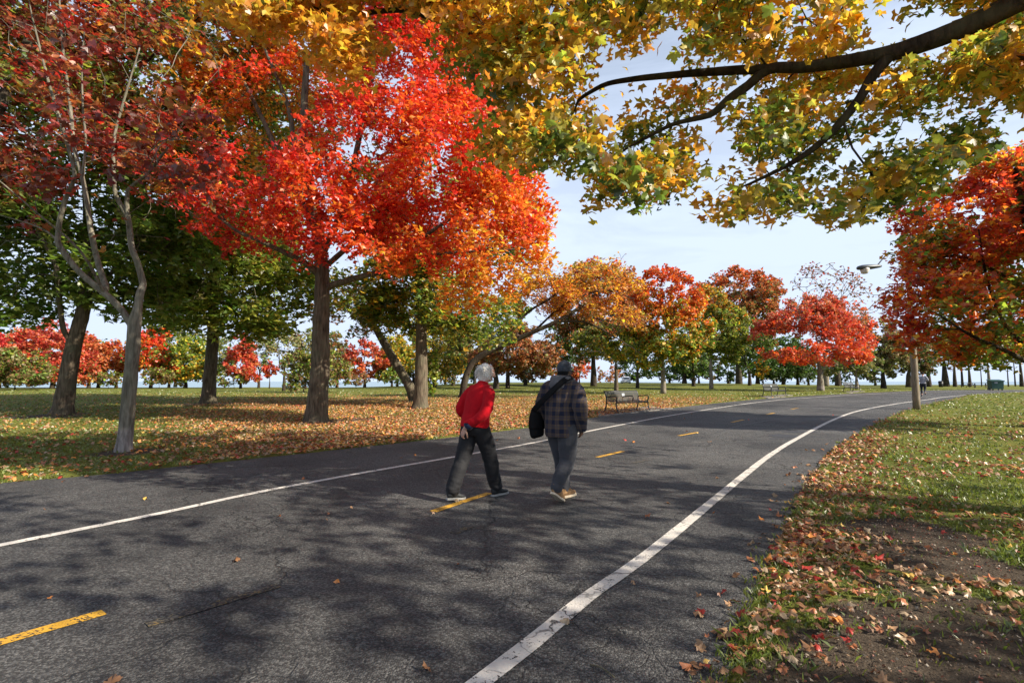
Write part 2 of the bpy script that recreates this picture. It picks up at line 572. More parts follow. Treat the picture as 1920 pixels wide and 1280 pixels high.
# ------------------------------------------------------------------ asphalt
rb = Buf()
NS, NA = len(secL), 15
t = np.linspace(0, 1, NA)[None, :, None]
mid = secL[:, None, :] * (1 - t) + secR[:, None, :] * t
q = mid.reshape(-1, 2)
wav = np.zeros((NS, NA)); wav[:, 0] = 1; wav[:, -1] = 1
jit = (0.035 * fbm(q, 3.5, 7.0) + 0.02 * vnoise(q, 11.0, 8.0)).reshape(NS, NA) * wav
side = np.zeros((NS, NA)); side[:, 0] = -1; side[:, -1] = 1
ac = secR - secL; ac /= np.linalg.norm(ac, axis=1)[:, None]
mid = mid + ac[:, None, :] * (jit * side)[:, :, None]
q = mid.reshape(-1, 2)
zr = terrain(q[:, 0], q[:, 1]) + 0.004 * fbm(q, 0.7, 1.0)
i = (np.arange(NS - 1)[:, None] * NA + np.arange(NA - 1)[None, :]).ravel()
rb.add(np.column_stack([q, zr]), np.concatenate([np.stack([i, i + 1, i + NA + 1], 1), np.stack([i, i + NA + 1, i + NA], 1)]))
lo = np.column_stack([q, zr - 0.05]).reshape(NS, NA, 3); hi = np.column_stack([q, zr]).reshape(NS, NA, 3)
for k in (0, NA - 1):
    V = np.concatenate([hi[:, k], lo[:, k]]); a = np.arange(NS - 1)
    rb.add(V, np.concatenate([np.stack([a, a + 1, a + NS + 1], 1), np.stack([a, a + NS + 1, a + NS], 1)]))

def asphalt_nodes(m):
    v = m.coord()
    big = m.noise(v, 0.32, 5, 0.6, 0.8)
    med = m.noise(v, 2.2, 5, 0.65)
    vn = m.n('ShaderNodeTexVoronoi', feature='F1'); m.l(v, vn.inputs['Vector']); vn.inputs['Scale'].default_value = 85.0
    sc = m.n('ShaderNodeSeparateColor'); m.l(vn.outputs['Color'], sc.inputs[0])
    vn2 = m.n('ShaderNodeTexVoronoi', feature='F1'); m.l(v, vn2.inputs['Vector']); vn2.inputs['Scale'].default_value = 34.0
    sc2 = m.n('ShaderNodeSeparateColor'); m.l(vn2.outputs['Color'], sc2.inputs[0])
    worn = m.math('ADD', m.math('MULTIPLY', m.ramp(big, 0.34, 0.66), 0.65), m.math('MULTIPLY', m.ramp(med, 0.3, 0.7), 0.35))
    base = m.mix(worn, [0.0105, 0.0105, 0.0115], [0.054, 0.052, 0.050])
    st = m.math('MULTIPLY', m.ramp(sc.outputs[0], 0.35, 1.0), m.ramp(worn, 0.05, 0.8, 0.30, 1.0))
    c = m.mix(m.math('MULTIPLY', st, 0.58), base, [0.255, 0.25, 0.24])
    c = m.mix(m.ramp(sc2.outputs[1], 0.80, 1.0, 0, 0.30), c, [0.012, 0.012, 0.012])
    # cracks
    dn = m.n('ShaderNodeTexNoise'); m.l(v, dn.inputs['Vector']); dn.inputs['Scale'].default_value = 2.6; dn.inputs['Detail'].default_value = 5
    vm = m.n('ShaderNodeVectorMath', operation='SCALE'); m.l(dn.outputs['Color'], vm.inputs[0]); vm.inputs['Scale'].default_value = 0.55
    va = m.n('ShaderNodeVectorMath', operation='ADD'); m.l(v, va.inputs[0]); m.l(vm.outputs[0], va.inputs[1])
    ck = m.voronoi(va.outputs[0], 0.42, 'DISTANCE_TO_EDGE'); ck2 = m.voronoi(va.outputs[0], 3.4, 'DISTANCE_TO_EDGE')
    k1 = m.ramp(ck, 0.0, 0.010, 1, 0)
    k2 = m.math('MULTIPLY', m.ramp(ck2, 0.0, 0.034, 1, 0), m.ramp(m.noise(v, 0.45, 3), 0.45, 0.60))
    k = m.math('MAXIMUM', m.math('MULTIPLY', k1, m.ramp(m.noise(v, 0.3, 2), 0.38, 0.55)), k2)
    c = m.mix(m.math('MULTIPLY', k, 0.85), c, [0.007, 0.007, 0.007])
    h = m.math('SUBTRACT', m.math('MULTIPLY', sc.outputs[0], 0.7), m.math('MULTIPLY', k, 1.6))
    h = m.math('ADD', h, m.math('MULTIPLY', vn.outputs['Distance'], -0.9))
    return v, c, h, k, sc, med

m = NT('worn_asphalt')
v, c, h, k, sc, med = asphalt_nodes(m)
m.bsdf(c, m.ramp(med, 0.2, 0.8, 0.62, 0.86), m.bump(h, 0.75, 0.010), spec=0.35)
M['asphalt'] = m.m
link('path', rb.mesh('path', smooth=True), M['asphalt'], kind='structure')

def mat_paint(name, col, dirty, wear_lo, wear_hi):
    m = NT(name)
    v, c, h, k, sc, med = asphalt_nodes(m)
    nz = m.noise(v, 9.0, 6, 0.75)
    w = m.math('ADD', m.math('MULTIPLY', nz, 0.75), m.math('MULTIPLY', sc.outputs[0], 0.25))
    w = m.math('MAXIMUM', m.ramp(w, wear_lo, wear_hi, 1, 0), k)
    tone = m.mix(m.ramp(med, 0.3, 0.7), col, dirty)
    pc = m.mix(w, tone, c)
    m.bsdf(pc, 0.7, m.bump(h, 0.45, 0.006), spec=0.3)
    return m.m
M['white_paint'] = mat_paint('worn_white_paint', [0.66, 0.62, 0.56], [0.48, 0.45, 0.41], 0.33, 0.40)
M['yellow_paint'] = mat_paint('worn_yellow_paint', [0.66, 0.36, 0.035], [0.50, 0.27, 0.03], 0.37, 0.45)
M['faded_paint'] = mat_paint('faded_yellow_paint', [0.20, 0.135, 0.04], [0.14, 0.10, 0.035], 0.54, 0.68)

def strip(name, line, width, mat, dz=0.0055):
    p = spline(line, 0.12) if len(line) < 40 else line
    d = np.gradient(p, axis=0); d /= np.linalg.norm(d, axis=1)[:, None] + 1e-9
    nrm = np.stack([-d[:, 1], d[:, 0]], 1)
    w = width / 2 * (1 + 0.05 * vnoise(p, 5.0, 2.0))
    A = p + nrm * w[:, None]; B = p - nrm * w[:, None]
    V = np.concatenate([A, p, B]); z = terrain(V[:, 0], V[:, 1]) + 0.004 * fbm(V, 0.7, 1.0) + dz
    n = len(p); a = np.arange(n - 1)
    F = []
    for o in (0, n):
        F += [np.stack([a + o, a + o + n, a + o + n + 1], 1), np.stack([a + o, a + o + n + 1, a + o + 1], 1)]
    b = Buf(); b.add(np.column_stack([V, z]), np.concatenate(F))
    return link(name, b.mesh(name), mat, kind='structure')

strip('edge_line', LEFT_LINE, 0.115, M['white_paint'])
strip('edge_line', RIGHT_LINE, 0.115, M['white_paint'])
def dash(p0, p1, mat, w=0.105):
    a, b = G(*p0)[:2], G(*p1)[:2]
    strip('centre_dash', np.array([a, a * 0.66 + b * .34, a * .33 + b * .67, b]), w, mat)
g0, g1 = G(0, 1205)[:2], G(195, 1148)[:2]
strip('centre_dash', np.array([g0 + (g0 - g1) * 1.2, g0, g1]), 0.105, M['yellow_paint'])
dash((812, 959), (918, 924), M['yellow_paint'])
dash((1120, 857), (1168, 846), M['yellow_paint'])
dash((1273, 817), (1308, 810.5), M['yellow_paint'])
dash((1372, 791.5), (1394, 787), M['yellow_paint'])
dash((1437, 777), (1452, 774), M['yellow_paint'])
dash((1484, 767), (1496, 765), M['yellow_paint'])
dash((275, 1172), (522, 1097), M['faded_paint'], 0.09)
dash((850, 1000), (885, 985), M['faded_paint'], 0.09)
dash((1190, 868), (1215, 862), M['faded_paint'], 0.09)

# tar stains and a sealed seam lying on the asphalt
m = NT('old_tar'); v = m.coord()
nz = m.noise(v, 12, 5)
m.bsdf(m.mix(nz, [0.012, 0.012, 0.013], [0.035, 0.034, 0.033]), 0.55, m.bump(nz, 0.4, 0.01), spec=0.4)
M['tar'] = m.m
def blob(px, py, rx, ry, seed):
    c = G(px, py); n = 26; a = np.linspace(0, 2 * math.pi, n, endpoint=False)
    rr = 1 + 0.42 * vnoise(np.stack([np.cos(a), np.sin(a)], 1), 1.9, seed)
    V = np.stack([c[0] + rx * rr * np.cos(a), c[1] + ry * rr * np.sin(a)], 1); V = np.concatenate([V, c[None, :2]])
    z = terrain(V[:, 0], V[:, 1]) + 0.004 * fbm(V, 0.7, 1.0) + 0.004
    b = Buf(); b.add(np.column_stack([V, z]), [(n, k, (k + 1) % n) for k in range(n)])
    link('tar_stain', b.mesh('tar_stain'), M['tar'], kind='structure')
blob(1478, 817, 0.50, 0.28, 1.3); blob(1500, 810, 0.4, 0.22, 4.1); blob(1460, 822, 0.3, 0.12, 6.1)
seam = np.array([G(*p)[:2] for p in [(1340, 812), (1400, 795), (1500, 778), (1610, 757), (1650, 750)]])
strip('tar_seam', spline(seam, .2), 0.05, M['tar'], 0.0035)
crk = np.array([G(*p)[:2] for p in [(1075, 935), (1110, 941), (1150, 955), (1190, 965), (1230, 962)]])
strip('tar_seam', spline(crk, .1), 0.022, M['tar'], 0.0035)

# concrete pads under the benches
m = NT('pale_concrete'); v = m.coord(); nz = m.noise(v, 3.5, 6); n2 = m.noise(v, 60, 3)
m.bsdf(m.mix(m.ramp(nz, .3, .7), [0.11, 0.10, 0.09], [0.22, 0.20, 0.175]), 0.85, m.bump(n2, .3, .01), spec=.2)
M['concrete'] = m.m
def pad(pix):
    p = np.array([G(*q) for q in pix]); b = Buf()
    top = p.copy(); top[:, 2] += 0.035; bot = p.copy(); bot[:, 2] -= 0.1
    n = len(p); V = np.concatenate([top, bot])
    F = [(0, k, k + 1) for k in range(1, n - 1)]
    for k in range(n):
        j = (k + 1) % n; F += [(k, k + n, j + n), (k, j + n, j)]
    b.add(V, F)
    link('concrete_pad', b.mesh('concrete_pad'), M['concrete'], kind='structure')
pad([(1122, 781.5), (1262, 766.2), (1218, 762.5), (1122, 772.5)])
pad([(1440, 747), (1492, 741.5), (1470, 739.5), (1425, 744)])
pad([(1592, 737), (1622, 734), (1610, 732.3), (1580, 734.5)])

# ------------------------------------------------------------------ leaves
def fan(outline, centre, fold):
    o = np.array(outline, float); n = len(o)
    V = np.vstack([np.column_stack([o, np.zeros(n)]), [[centre[0], centre[1], 0]]])
    V[:, 2] = -fold * np.abs(V[:, 0]) - 0.18 * (V[:, 1] - centre[1]) ** 2
    V[-1, 2] += 0.04
    F = [(n, k, (k + 1) % n) for k in range(n)]
    V[:, 1] -= 0.42
    return V, np.array(F)
def mirror(right):
    r = [p for p in right]
    return r + [(-x, y) for x, y in reversed(r) if abs(x) > 1e-9]
MAPLE_HI = fan(mirror([(0, 0.02), (.14, -.06), (.36, -.12), (.34, .05), (.50, .12), (.70, .42), (.56, .43), (.50, .55), (.26, .47), (.31, .67), (.17, .73), (.11, .86), (0, 1.0)]), (0, .22), .32)
MAPLE = fan(mirror([(0, 0), (.34, -.12), (.30, .09), (.67, .42), (.46, .48), (.20, .44), (.26, .68), (0, 1.0)]), (0, .22), .30)
MAPLE8 = fan(mirror([(0, 0), (.36, -.11), (.67, .42), (.20, .42), (0, 1.0)]), (0, .22), .30)
STAR = (np.array([(0, -.42, 0), (.60, .04, -.16), (.27, .05, .02), (0, .58, -.10), (-.27, .05, .02), (-.60, .04, -.16), (.34, -.42, -.06), (-.34, -.42, -.06)], float),
        np.array([(0, 2, 4), (2, 3, 4), (0, 1, 2), (0, 4, 5)]))
BLADE2 = (np.array([(0, -.55, 0), (.42, -.02, -.10), (0, .55, -.04), (-.42, -.02, -.10)], float), np.array([(0, 1, 2), (0, 2, 3)]))

def place_leaves(buf, tmpl, C, size, col, up=0.5, r=rng, normals=None):
    """many leaves at once: C centres, size, col per leaf; up = how level they lie"""
    TV, TF = tmpl; N = len(C); k = len(TV)
    nrm = r.normal(size=(N, 3)); nrm /= np.linalg.norm(nrm, axis=1)[:, None]
    if normals is not None:
        nrm = nrm * (1 - up) + normals * up * 1.4
    else:
        nrm[:, 2] += up * 2.0 * np.sign(nrm[:, 2] + 0.6)
    nrm /= np.linalg.norm(nrm, axis=1)[:, None]
    t = r.normal(size=(N, 3)); t -= nrm * (t * nrm).sum(1)[:, None]; t /= np.linalg.norm(t, axis=1)[:, None]
    b = np.cross(nrm, t)
    curl = r.uniform(0.3, 1.6, N)
    V = (t[:, None, :] * TV[None, :, 0, None] + b[:, None, :] * TV[None, :, 1, None] + nrm[:, None, :] * (TV[None, :, 2] * curl[:, None])[:, :, None])
    V = C[:, None, :] + V * np.asarray(size)[:, None, None]
    F = (np.arange(N)[:, None, None] * k + TF[None]).reshape(-1, 3)
    buf.add(V.reshape(-1, 3), F, np.repeat(col, k, axis=0))
    return nrm

RED = (.56, .030, .018); CRIMSON = (.36, .014, .018); SCARLET = (.66, .062, .020); ORANGERED = (.66, .115, .018); ORANGE = (.66, .215, .022)
GOLD = (.66, .38, .032); YELLOW = (.62, .44, .045); LIME = (.34, .36, .045); GREEN = (.105, .165, .022); DKGREEN = (.048, .090, .018)
RUST = (.40, .135, .040); BROWN = (.22, .115, .05); OLIVE = (.20, .19, .055); PALEOLIVE = (.30, .28, .12); BROWNRED = (.30, .055, .03); PINKTAN = (.5, .25, .15)

def pick(r, h, stops, spread=0.12):
    """stops: list of (position, [colours]); h 0..1 per leaf; returns colour per leaf"""
    pos = np.array([s[0] for s in stops]); hh = h + r.normal(0, spread, len(h))
    j = np.clip(np.searchsorted(pos, hh) - 1, 0, len(stops) - 1)
    j2 = np.clip(j + 1, 0, len(stops) - 1)
    w = np.where(j2 > j, (hh - pos[j]) / np.maximum(pos[j2] - pos[j], 1e-6), 0)
    use2 = r.random(len(h)) < np.clip(w, 0, 1)
    sel = np.where(use2, j2, j)
    out = np.zeros((len(h), 3))
    for s in range(len(stops)):
        mk = sel == s; n = mk.sum()
        if n:
            cols = np.array(stops[s][1]); out[mk] = cols[r.integers(0, len(cols), n)]
    out *= np.exp(r.normal(0, 0.16, (len(h), 1)))
    out[:, 1] *= np.exp(r.normal(0, 0.16, len(h)))
    return np.clip(out, 0.004, 0.85)

# ------------------------------------------------------------------ branching
def grow(poly_list, attract, r, step=0.45, arch=0.25, jit=0.10, crown_start=0.0):
    """skeleton: given polylines (first = trunk) and points to reach, every point is joined to the nearest limb"""
    pos = []; par = []; own = []
    for li, pl in enumerate(poly_list):
        pl = np.asarray(pl, float)
        if li == 0:
            last = -1
        else:
            A = np.array(pos); d = np.linalg.norm(A - pl[0], axis=1); last = int(np.argmin(d))
            if d[last] < 0.5:
                pl = pl[1:]
        for p in pl:
            pos.append(p); par.append(last); own.append(li); last = len(pos) - 1
    nfix = len(pos)
    pos = np.array(pos); par = np.array(par); own = np.array(own)
    cap = nfix + len(attract) * 14 + 10
    PP = np.zeros((cap, 3)); PP[:nfix] = pos; PR = np.full(cap, -1); PR[:nfix] = par; OW = np.full(cap, -1); OW[:nfix] = own
    DD = np.zeros((cap, 3)); DD[:, 2] = 1
    for i in range(nfix):
        if par[i] >= 0:
            d = pos[i] - pos[par[i]]; DD[i] = d / (np.linalg.norm(d) + 1e-9)
    n = nfix
    d0 = np.array([np.min(np.linalg.norm(pos - a, axis=1)) for a in attract])
    tips = []
    for a in attract[np.argsort(d0)]:
        rel = a - PP[:n]; dist = np.linalg.norm(rel, axis=1) + 1e-6
        cosang = (rel * DD[:n]).sum(1) / dist
        cost = dist * (1 + 0.55 * (1 - cosang)) + 0.30 * np.maximum(0, PP[:n, 2] - a[2])
        cost += np.where(PP[:n, 2] < crown_start, 3.0, 0)
        j = int(np.argmin(cost)); D = dist[j]
        k = int(np.clip(D / step, 2, 12))
        p0 = PP[j]; c1 = p0 + DD[j] * D * 0.35 + np.array([0, 0, arch * D * 0.4]); c2 = a - (a - p0) * 0.3 + np.array([0, 0, arch * D * 0.25])
        t = (np.arange(1, k + 1) / k)[:, None]
        q = (1 - t) ** 3 * p0 + 3 * (1 - t) ** 2 * t * c1 + 3 * (1 - t) * t ** 2 * c2 + t ** 3 * a
        q[:-1] += r.normal(0, jit * D / k, (k - 1, 3))
        last = j
        for p in q:
            PP[n] = p; PR[n] = last; d = p - PP[last]; DD[n] = d / (np.linalg.norm(d) + 1e-9); last = n; n += 1
        tips.append(last)
    return PP[:n], PR[:n], OW[:n], nfix

def radii(pos, par, tip, expo=2.3):
    n = len(pos); acc = np.zeros(n)
    kids = np.bincount(par[par >= 0], minlength=n)
    acc[kids == 0] = tip ** expo
    for i in range(n - 1, -1, -1):          # parents always come before children
        if par[i] >= 0:
            acc[par[i]] += acc[i] * 1.0
            acc[par[i]] += 0.02 * tip ** expo
    return acc ** (1 / expo)

def chains(pos, par, rad):
    n = len(pos); main = np.full(n, -1); best = np.zeros(n)
    for i in range(n):
        p = par[i]
        if p >= 0 and rad[i] > best[p]:
            best[p] = rad[i]; main[p] = i
    out = []
    for i in range(n):
        p = par[i]
        if p < 0 or main[p] != i:
            c = [i]
            while main[c[-1]] >= 0:
                c.append(main[c[-1]])
            out.append((p, c))
    return out

def bark_tube(buf, pts, rad, sides, flare=False, seed=0.0, rough=0.0):
    if rough > 0:
        p = spline(np.column_stack([pts, rad]), 0.11); pts, rad = p[:, :3], p[:, 3]
    V, F = tube(pts, rad, sides)
    if rough > 0:
        n = len(pts); k = sides
        body = V[:n * k].reshape(n, k, 3); cen = pts[:, None, :]
        out = body - cen; rr = np.linalg.norm(out, axis=2, keepdims=True) + 1e-9
        flat = body.reshape(-1, 3)
        ridge = vnoise(flat * np.array([1, 1, 0.12]), 26.0, seed).reshape(n, k, 1)
        lump = fbm(flat, 2.4, seed + 2).reshape(n, k, 1)
        g = 1 + rough * (0.55 * ridge + 0.9 * lump)
        if flare:
            h = (pts[:, 2] - pts[0, 2])[:, None]
            ang = np.arctan2(out[:, :, 1], out[:, :, 0])
            roots = 0.5 + 0.5 * np.cos(ang * 5 + seed * 3 + 0.6 * np.sin(ang * 2))
            g = g + (np.exp(-h / 0.16) * (0.10 + 0.40 * roots) + 0.10 * np.exp(-h / 0.6))[:, :, None]
        V[:n * k] = (cen + out / rr * rr * g).reshape(-1, 3)
    buf.add(V, F)

def crown_points(r, ells, n, shell=0.5, zmin=None, gap=0.0, gs=0.6, seed=1.0):
    vol = np.array([(e[3] * e[4] * e[5]) ** (0.72) for e in ells]); cnt = np.maximum(2, (vol / vol.sum() * n).astype(int))
    P_, H = [], []
    for e, c in zip(ells, cnt):
        got = 0; tries = 0
        while got < c and tries < 40:
            u = r.normal(size=(c, 3)); u /= np.linalg.norm(u, axis=1)[:, None]
            rad = r.uniform(shell ** 3, 1, c) ** (1 / 3)
            p = np.array(e[:3]) + u * rad[:, None] * np.array(e[3:6])
            ok = np.ones(c, bool)
            if zmin is not None:
                ok &= p[:, 2] > zmin
            if gap > 0:
                ok &= vnoise(p, gs, seed) > gap - 1
            p = p[ok][:c - got]; P_.append(p); got += len(p); tries += 1
    return np.concatenate(P_)

def make_tree(name, label, trunk, r0, r1, attract, clump_r, nleaf, leaf, tmpl, colour, tip=0.008, limbs=(), limb_r=None, bark='bark', leafmat='leaf',
              group=None, parts=False, sides=10, rough=0.0, up=0.5, flat=0.6, crown_start=None, seed=1, own_leaves=0, extra_points=None, step=0.45,
              cat='tree', minr=0.0, limb_scale=0.72, twig_leaves=True, arch=0.25, flare=True, coarse_from=None, bare_limbs=()):
    """one tree: a trunk with limbs, twigs that reach every leaf clump, and its leaves"""
    r = np.random.default_rng(seed)
    if tmpl is not MAPLE8:
        nleaf, leaf = nleaf * 0.72, leaf * 1.14
    trunk = np.asarray(trunk, float)
    trunk_s = spline(trunk, 0.4)
    polys = [trunk_s] + [spline(np.asarray(l, float), 0.4) for l in limbs]
    root = empty(name, trunk[0], label, cat, group)
    org = trunk[0]
    if crown_start is None:
        crown_start = trunk[0, 2] + 0.55 * (trunk[-1, 2] - trunk[0, 2])
    pos, par, own, nfix = grow(polys, attract, r, step=step, crown_start=crown_start, arch=arch)
    rad = radii(pos, par, tip)
    nt = len(trunk_s)
    s = np.linspace(0, 1, nt)
    base = r0 + (r1 - r0) * s
    rad[:nt] = base
    if limb_r:
        for li, (ra, rb) in enumerate(limb_r):
            k_ = np.where(own[:nfix] == li + 1)[0]
            if len(k_):
                rad[k_] = np.maximum(rad[k_], np.linspace(ra, rb, len(k_)))
    # limbs never thicker than what carries them
    for i in range(nt, len(pos)):
        p = par[i]
        lim = rad[p] * (limb_scale if p < nt and own[i] != 0 else 1.0)
        rad[i] = max(min(rad[i], lim), minr)
    tb = Buf(); tw = Buf(); nl = 0
    for p, c in chains(pos, par, np.where(np.arange(len(pos)) < nt, rad + 10, rad)):
        if 0 in c:
            cc = [i for i in c]
            bark_tube(tb, pos[cc], rad[cc], sides if rough == 0 else max(sides, 17), flare and rough > 0, seed * 0.37, rough)
            continue
        ids = ([p] if p >= 0 else []) + c
        rr = rad[ids].copy()
        if p >= 0:
            rr[0] = min(rad[p], rr[1] * 1.25)
        big = rr[1] > (0.045 if parts else 1e9)
        k = 8 if rr[1] > 0.05 else (5 if rr[1] > 0.02 else 3)
        if big and parts and nl < 14 and len(c) > 2:
            lb = Buf(); bark_tube(lb, pos[ids], rr, 10, False, nl * 1.3, 0.06 if rough > 0 else 0)
            link('branch', lb.mesh('branch', org, True), M[bark], root); nl += 1
        else:
            V, F = tube(pos[ids], rr, k, cap=False); (tw if parts or rr[1] < 0.05 else tb).add(V, F)
    link('trunk', tb.mesh('trunk', org, True), M[bark], root)
    if tw.V:
        link('twigs', tw.mesh('twigs', org, True), M[bark], root, kind='stuff')
    # leaves
    A = attract
    cr = np.broadcast_to(np.asarray(clump_r, float), (len(A),)) * r.uniform(0.65, 1.25, len(A))
    cnt = np.where(cr < .08, r.integers(0, 2, len(A)), 1) * np.maximum(1, (nleaf * (cr / cr[cr > .08].mean()) ** 2 * r.uniform(0.6, 1.4, len(A))).astype(int))
    ii = np.repeat(np.arange(len(A)), cnt)
    d = r.normal(size=(len(ii), 3)); d /= np.linalg.norm(d, axis=1)[:, None]
    d *= (r.random(len(ii)) ** 0.45)[:, None]
    d[:, 2] *= flat
    tilt = r.normal(0, 0.35, (len(A), 2))
    d[:, 2] += (d[:, :2] * tilt[ii]).sum(1) * 0.8
    C = A[ii] + d * cr[ii][:, None]
    if extra_points is not None:
        C = np.concatenate([C, extra_points]); ii = np.concatenate([ii, np.zeros(len(extra_points), int)])
    size = leaf * r.uniform(0.65, 1.3, len(C))
    clump_shift = r.normal(0, 0.10, len(A))[ii]
    col = colour(r, C, clump_shift)
    for l, g_ in bare_limbs:                                # limbs seen from below stay mostly free of leaves
        hid = ~clear_of(C, [l], g_, True) & (r.random(len(C)) > .06)
        C, size, col, ii = C[~hid], size[~hid], col[~hid], ii[~hid]
    keep = np.ones(len(C), bool)
    if own_leaves:
        # the leaves that show largest in the photograph are separate objects
        w = C - np.array([0, 0, CAM_H]); dep = w[:, 1] * CP + w[:, 2] * SP
        uu = w[:, 0] / np.maximum(dep, .1); vv = (w[:, 2] * CP - w[:, 1] * SP) / np.maximum(dep, .1)
        inside = (dep > 1) & (np.abs(uu) < 0.99) & (vv < 0.655) & (vv > -0.5)
        score = np.where(inside, dep / size, 1e9)
        sel = np.argsort(score)[:own_leaves]
        keep[sel] = False
        protos = []
        for k in range(12):
            pb = Buf(); c0 = col[sel[k * len(sel) // 12]]
            place_leaves(pb, MAPLE_HI, np.zeros((1, 3)), np.ones(1), c0[None], 0.2, r)
            me = pb.mesh('leaf', colour=True); me.materials.append(M[leafmat]); protos.append((np.array(c0), me))
        pc = np.array([p[0] for p in protos])
        for i in sel:
            kk = np.argsort(np.linalg.norm(pc - col[i], axis=1))[r.integers(0, 3)]
            o = link('leaf', protos[kk][1], None, root, loc=[float(q) for q in (C[i] - org)])
            o.rotation_euler = [float(q) for q in r.uniform(-0.9, 0.9, 3) + np.array([0, 0, r.uniform(0, 6.28)])]
            o.scale = (float(size[i]),) * 3
    cb = Buf()
    if coarse_from is not None:
        # clumps outside the picture carry fewer, larger leaves
        co = ii >= coarse_from; thin = co & (r.random(len(C)) < 0.35) & keep
        place_leaves(cb, STAR, C[thin], size[thin] * 1.75, col[thin], up, r); keep = keep & ~co
    place_leaves(cb, tmpl, C[keep], size[keep], col[keep], up, r)
    link('crown', cb.mesh('crown', org, colour=True), M[leafmat], root, kind='stuff')
    return root

def by_height(stops, z0, z1, spread=0.12):
    return lambda r, C, sh: pick(r, (C[:, 2] - z0) / (z1 - z0) + sh, stops, spread)

# ------------------------------------------------------------------ near trees
def px_poly(lst, Y=None):
    return [P(q[0], q[1], q[2] if len(q) > 2 else Y) for q in lst]

# --- the maple that hangs over the path; its trunk stands right of the frame
r = np.random.default_rng(5)
LOW = np.array([(430, 40), (560, 110), (640, 165), (690, 150), (725, 35), (850, 35), (885, 200), (905, 310), (960, 315), (1000, 330), (1040, 330), (1085, 300), (1110, 385), (1200, 395), (1250, 395), (1280, 350),
                (1330, 430), (1400, 425), (1470, 440), (1510, 370), (1560, 440), (1620, 430), (1680, 400), (1720, 385), (1760, 330), (1830, 320),
                (1860, 250), (1900, 200), (1930, 215), (2050, 215), (2200, 330)], float)
HOLES = [(1665, 30, 52), (1725, 45, 45), (1760, 95, 30), (1262, 55, 30), (1230, 130, 34), (1130, 120, 30), (1140, 205, 30), (1345, 290, 52), (1330, 330, 30), (1655, 245, 24), (1850, 205, 36),
         (1020, 165, 22), (1780, 40, 42), (1490, 20, 24), (1880, 330, 60), (900, 210, 30), (700, 20, 24), (560, 60, 25), (1610, 290, 22), (1540, 340, 18), (1745, 235, 22)]
att = []
while len(att) < 1620:
    x = r.uniform(430, 2080); lim = np.interp(x, LOW[:, 0], LOW[:, 1]) - 34
    y = lim - (lim + 260) * r.random() ** 1.2
    Y = r.uniform(4.9, 7.9) if x > 1000 else r.uniform(5.4, 7.6)
    if any((x - a) ** 2 + (y - b) ** 2 < (0.75 * c + 30) ** 2 for a, b, c in HOLES):
        continue
    att.append(P(x, y, Y))
att = np.array(att)
# keep the limbs in view: no leaf clump hangs in front of them
def clear_of(att, limbs, gap, mask=False):
    keep = np.ones(len(att), bool)
    for l in limbs:
        l = spline(np.array(l), .15); pu = att[:, 0] / att[:, 1]; pv = (att[:, 2] - CAM_H) / att[:, 1]
        for q in l:
            if q[1] < 3: continue
            d_ = np.hypot(pu - q[0] / q[1], pv - (q[2] - CAM_H) / q[1])
            keep &= ~((d_ < gap) & (att[:, 1] < q[1] + .5))
    return keep if mask else att[keep]
att2 = crown_points(r, [(9.5, 5.0, 7.0, 4.0, 4.0, 2.2), (6.0, 1.2, 5.8, 3.6, 3.0, 1.6), (10.5, 1.0, 6.0, 3.5, 3.6, 1.8), (8.5, -3.0, 5.8, 4.0, 3.2, 1.9), (12.5, 0.8, 6.0, 4.0, 3.6, 2.0), (11.5, -2.8, 6.0, 4.0, 3.2, 2.0)] , 520, 0.2, zmin=3.7, gap=0.72, gs=0.9)  # unseen outer crown, widened right and behind to shade path and verge
w2 = att2 - np.array([0, 0, CAM_H]); dep2 = w2[:, 1] * CP + w2[:, 2] * SP; v2 = (w2[:, 2] * CP - w2[:, 1] * SP) / np.maximum(dep2, .01)
infr = (dep2 > 0.3) & (np.abs(w2[:, 0] / np.maximum(dep2, .01)) < 1.06) & (v2 < 0.72) & (v2 > -0.7)
att2 = att2[~infr]
trunk = [(8.9, 4.3, -0.1), (8.85, 4.32, 1.6), (8.7, 4.4, 3.0), (8.5, 4.5, 4.2), (8.3, 4.5, 6.0), (8.3, 4.6, 8.0)]
L1 = [(8.6, 4.45, 3.6)] + px_poly([(2300, -130, 5.0), (2060, -70, 5.1), (1920, -2, 5.3), (1830, 42, 5.45), (1740, 78, 5.6), (1670, 100, 5.75), (1600, 113, 5.9), (1500, 127, 6.1), (1380, 132, 6.3), (1250, 142, 6.5), (1140, 157, 6.7), (1085, 188, 6.8)])
L2 = px_poly([(1655, 104, 5.78), (1612, 185, 5.9), (1545, 262, 6.05), (1480, 308, 6.2), (1405, 345, 6.35)])
L3 = px_poly([(1445, 131, 6.2), (1365, 187, 6.3), (1330, 216, 6.4), (1260, 234, 6.55), (1170, 282, 6.7)])
L4 = [(8.4, 4.5, 5.2)] + px_poly([(1700, -330, 5.4), (1400, -190, 5.8), (1180, -70, 6.0), (1047, 78, 6.2), (973, 110, 6.3), (880, 60, 6.5), (760, 20, 6.6), (660, 30, 6.7)])
L5 = px_poly([(2150, -20, 4.9), (2020, 110, 5.1), (1910, 105, 5.3), (1850, 75, 5.4)])
att = clear_of(att, [L1[1:], L2, L3], .038); n_seen = len(att)
att = np.concatenate([att, att2])
